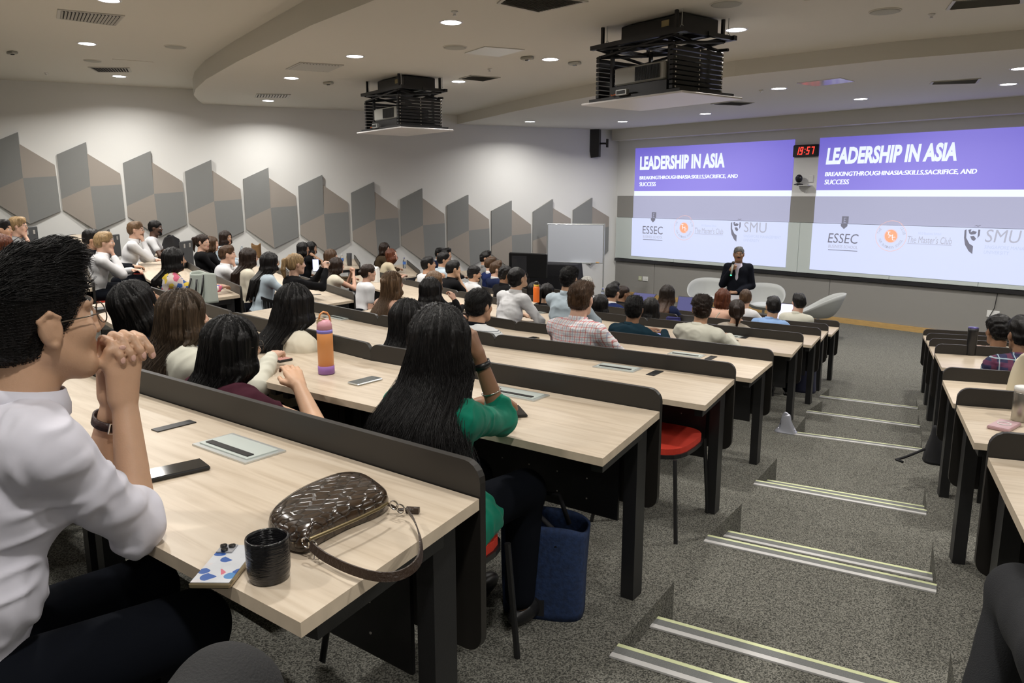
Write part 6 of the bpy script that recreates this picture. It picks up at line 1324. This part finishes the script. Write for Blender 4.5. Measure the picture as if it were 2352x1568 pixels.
p=W(1205,1425,LEV['B']); t=softbag('tote_bag',(p.x-.02,p.y+.12,LEV['B']),math.radians(35),(.31,.18,.36),DEN,'blue denim tote bag with black straps on the floor beside the green-shirted woman','bag',1.08,.04,[([(-.12,-.09,.30),(-.11,-.09,.38),(-.02,-.07,.42),(.05,-.08,.36),(.06,-.09,.30)],.010),([(-.08,.08,.32),(-.03,.07,.44),(.04,.07,.44),(.08,.08,.32)],.010)],DBL,3)
b=MB(); b.box((0,-.088,.17),(.035,.006,.31)); b.build('centre_strap',DBL,t); b=MB(); b.box((.0,-.0915,.27),(.004,.002,.07)); b.box((0,-.0915,.30),(.014,.002,.004)); b.box((0,-.0915,.24),(.014,.002,.004)); b.build('stitched_mark',WHITEP,t)
p=W(2136,1055,LEV['D']); t=softbag('backpack',(p.x+.10,p.y+.02,LEV['D']),.5,(.30,.2,.24),DBL,'black backpack lying on the tier beside the right block desks','backpack',.75,.12,[([(-.15,-.05,.1),(-.28,-.1,.04),(-.34,-.12,.02),(-.30,-.16,.02)],.010),([(-.05,-.12,.1),(-.02,-.2,.03),(.03,-.22,.02),(-.05,-.24,.01)],.008)],DBL,5)
p=W(395,572,lift_z('C')); softbag('backpack',(p.x,p.y,p.z-.02),.4,(.42,.22,.24),DBL,'black backpack on the wall desk before the man in the white tee','backpack',.7,.1,[([(.15,0,.1),(.28,0,.06),(.4,.05,.03)],.012)],DBL,8)
p=W(158,587,1.70); softbag('backpack',(p.x,p.y,p.z-.15),.4,(.55,.3,.30),DBL,'heap of black bags behind the white and blue can','backpack',.6,.16,[([(.1,0,.28),(.2,0,.36),(.3,.02,.28)],.02)],DBL,2)
WB=M('mint white leather',(.50,.55,.50),.45); p=W(470,692,lift_z('C')); softbag('handbag',(p.x,p.y,lift_z('C')),math.radians(10),(.34,.15,.27),WB,'structured pale green-white handbag with black handles on a left desk','handbag',.92,.03,[([(-.08,-.075,.22),(-.10,-.10,.10),(-.04,-.11,.02),(.04,-.11,.05),(.05,-.09,.22)],.009),([(.12,-.06,.26),(.13,-.09,.12),(.11,-.10,.05)],.009)],BLK2,1)
CB=M('cream canvas leather',(.56,.50,.37),.6); p=W(2335,908,ZD); softbag('handbag',(p.x+.08,p.y+.05,ZD),math.radians(30),(.30,.14,.24),CB,'soft cream handbag with a top handle at the right edge','handbag',.8,.08,[([(-.10,0,.22),(-.05,0,.30),(.06,0,.31),(.12,0,.22)],.008)],CB,4)
BP=M('brown kraft paper',(.24,.13,.05),.8); p=W(590,590,lift_z('D')); t=softbag('paper_bag',(p.x,p.y,p.z-.02),.7,(.16,.12,.26),BP,'open brown paper bag beyond the woman in the cream blazer','bag',1.05,.05,None,None,6)
p=W(1793,958,LEV['D']+.0); t=softbag('crumpled_bag',(p.x-.06,p.y+.22,LEV['E']),.3,(.20,.12,.08),M('silver foil fabric',(.45,.46,.52),.3,.5),'crumpled silver and black bag under the desks by the aisle','bag',.6,.25,[([(-.05,0,.06),(-.02,.02,.12),(.03,.03,.10)],.010)],DBL,9)
p=W(1856,905,LEV['F']); softbag('shoulder_bag',(p.x-.1,p.y+.1,LEV['F']),.3,(.25,.2,.38),M('navy nylon',(.012,.014,.04),.6),'navy bag hanging by the last front desks at the aisle','bag',.8,.08,None,None,4)
# jacket draped on a chair, white cloth
p=W(1508,1003,LEV['C']+.46); sc_=make_chair((p.x,p.y,LEV['C']),math.radians(-75),'backless red-topped seat under the desk beyond the green shirt'); sc_.name='stool'; sc_['category']='stool'; del sc_['group']
for o in list(sc_.children):
    if o.name.startswith('backrest') or (o.name.startswith('leg') and max(v.co.z for v in o.data.vertices)>.5):
        sh='leg' in o.name
        if sh:
            for v in o.data.vertices: v.co.z=min(v.co.z,.43)
        else: bpy.data.objects.remove(o)
make_chair((*W(700,1150,LEV['B']+.3)[:2],LEV['B']),math.radians(8),'empty dark chair tucked below the second desk, right of the maroon dress')
phn=[o for o in COL.objects if o.get('label','').startswith('woman with a blond ponytail')][0]
p=D(725,609,9.05); t=empty('smartphone',p,math.radians(70),'upright phone with a lit screen held by the blond ponytail woman','phone'); b=MB(); b.box((0,0,0),(.075,.009,.15),bev=.003); b.build('body',BLK2,t); b=MB(); b.box((0,-.0055,0),(.066,.002,.138)); b.build('screen',EM('lit phone screen',(.55,.6,.95),1.2),t)

bb=[o for o in COL.objects if o.get('label','').startswith('woman with a bare back')][0]
b=MB(); b.tube([(-.10,-.085,.98),(-.02,-.115,.85),(.07,-.115,.70)],.006,n=5); b.tube([(.10,-.085,.98),(.02,-.115,.85),(-.07,-.115,.70)],.006,n=5); b.build('strap',C_('cream'),bb)
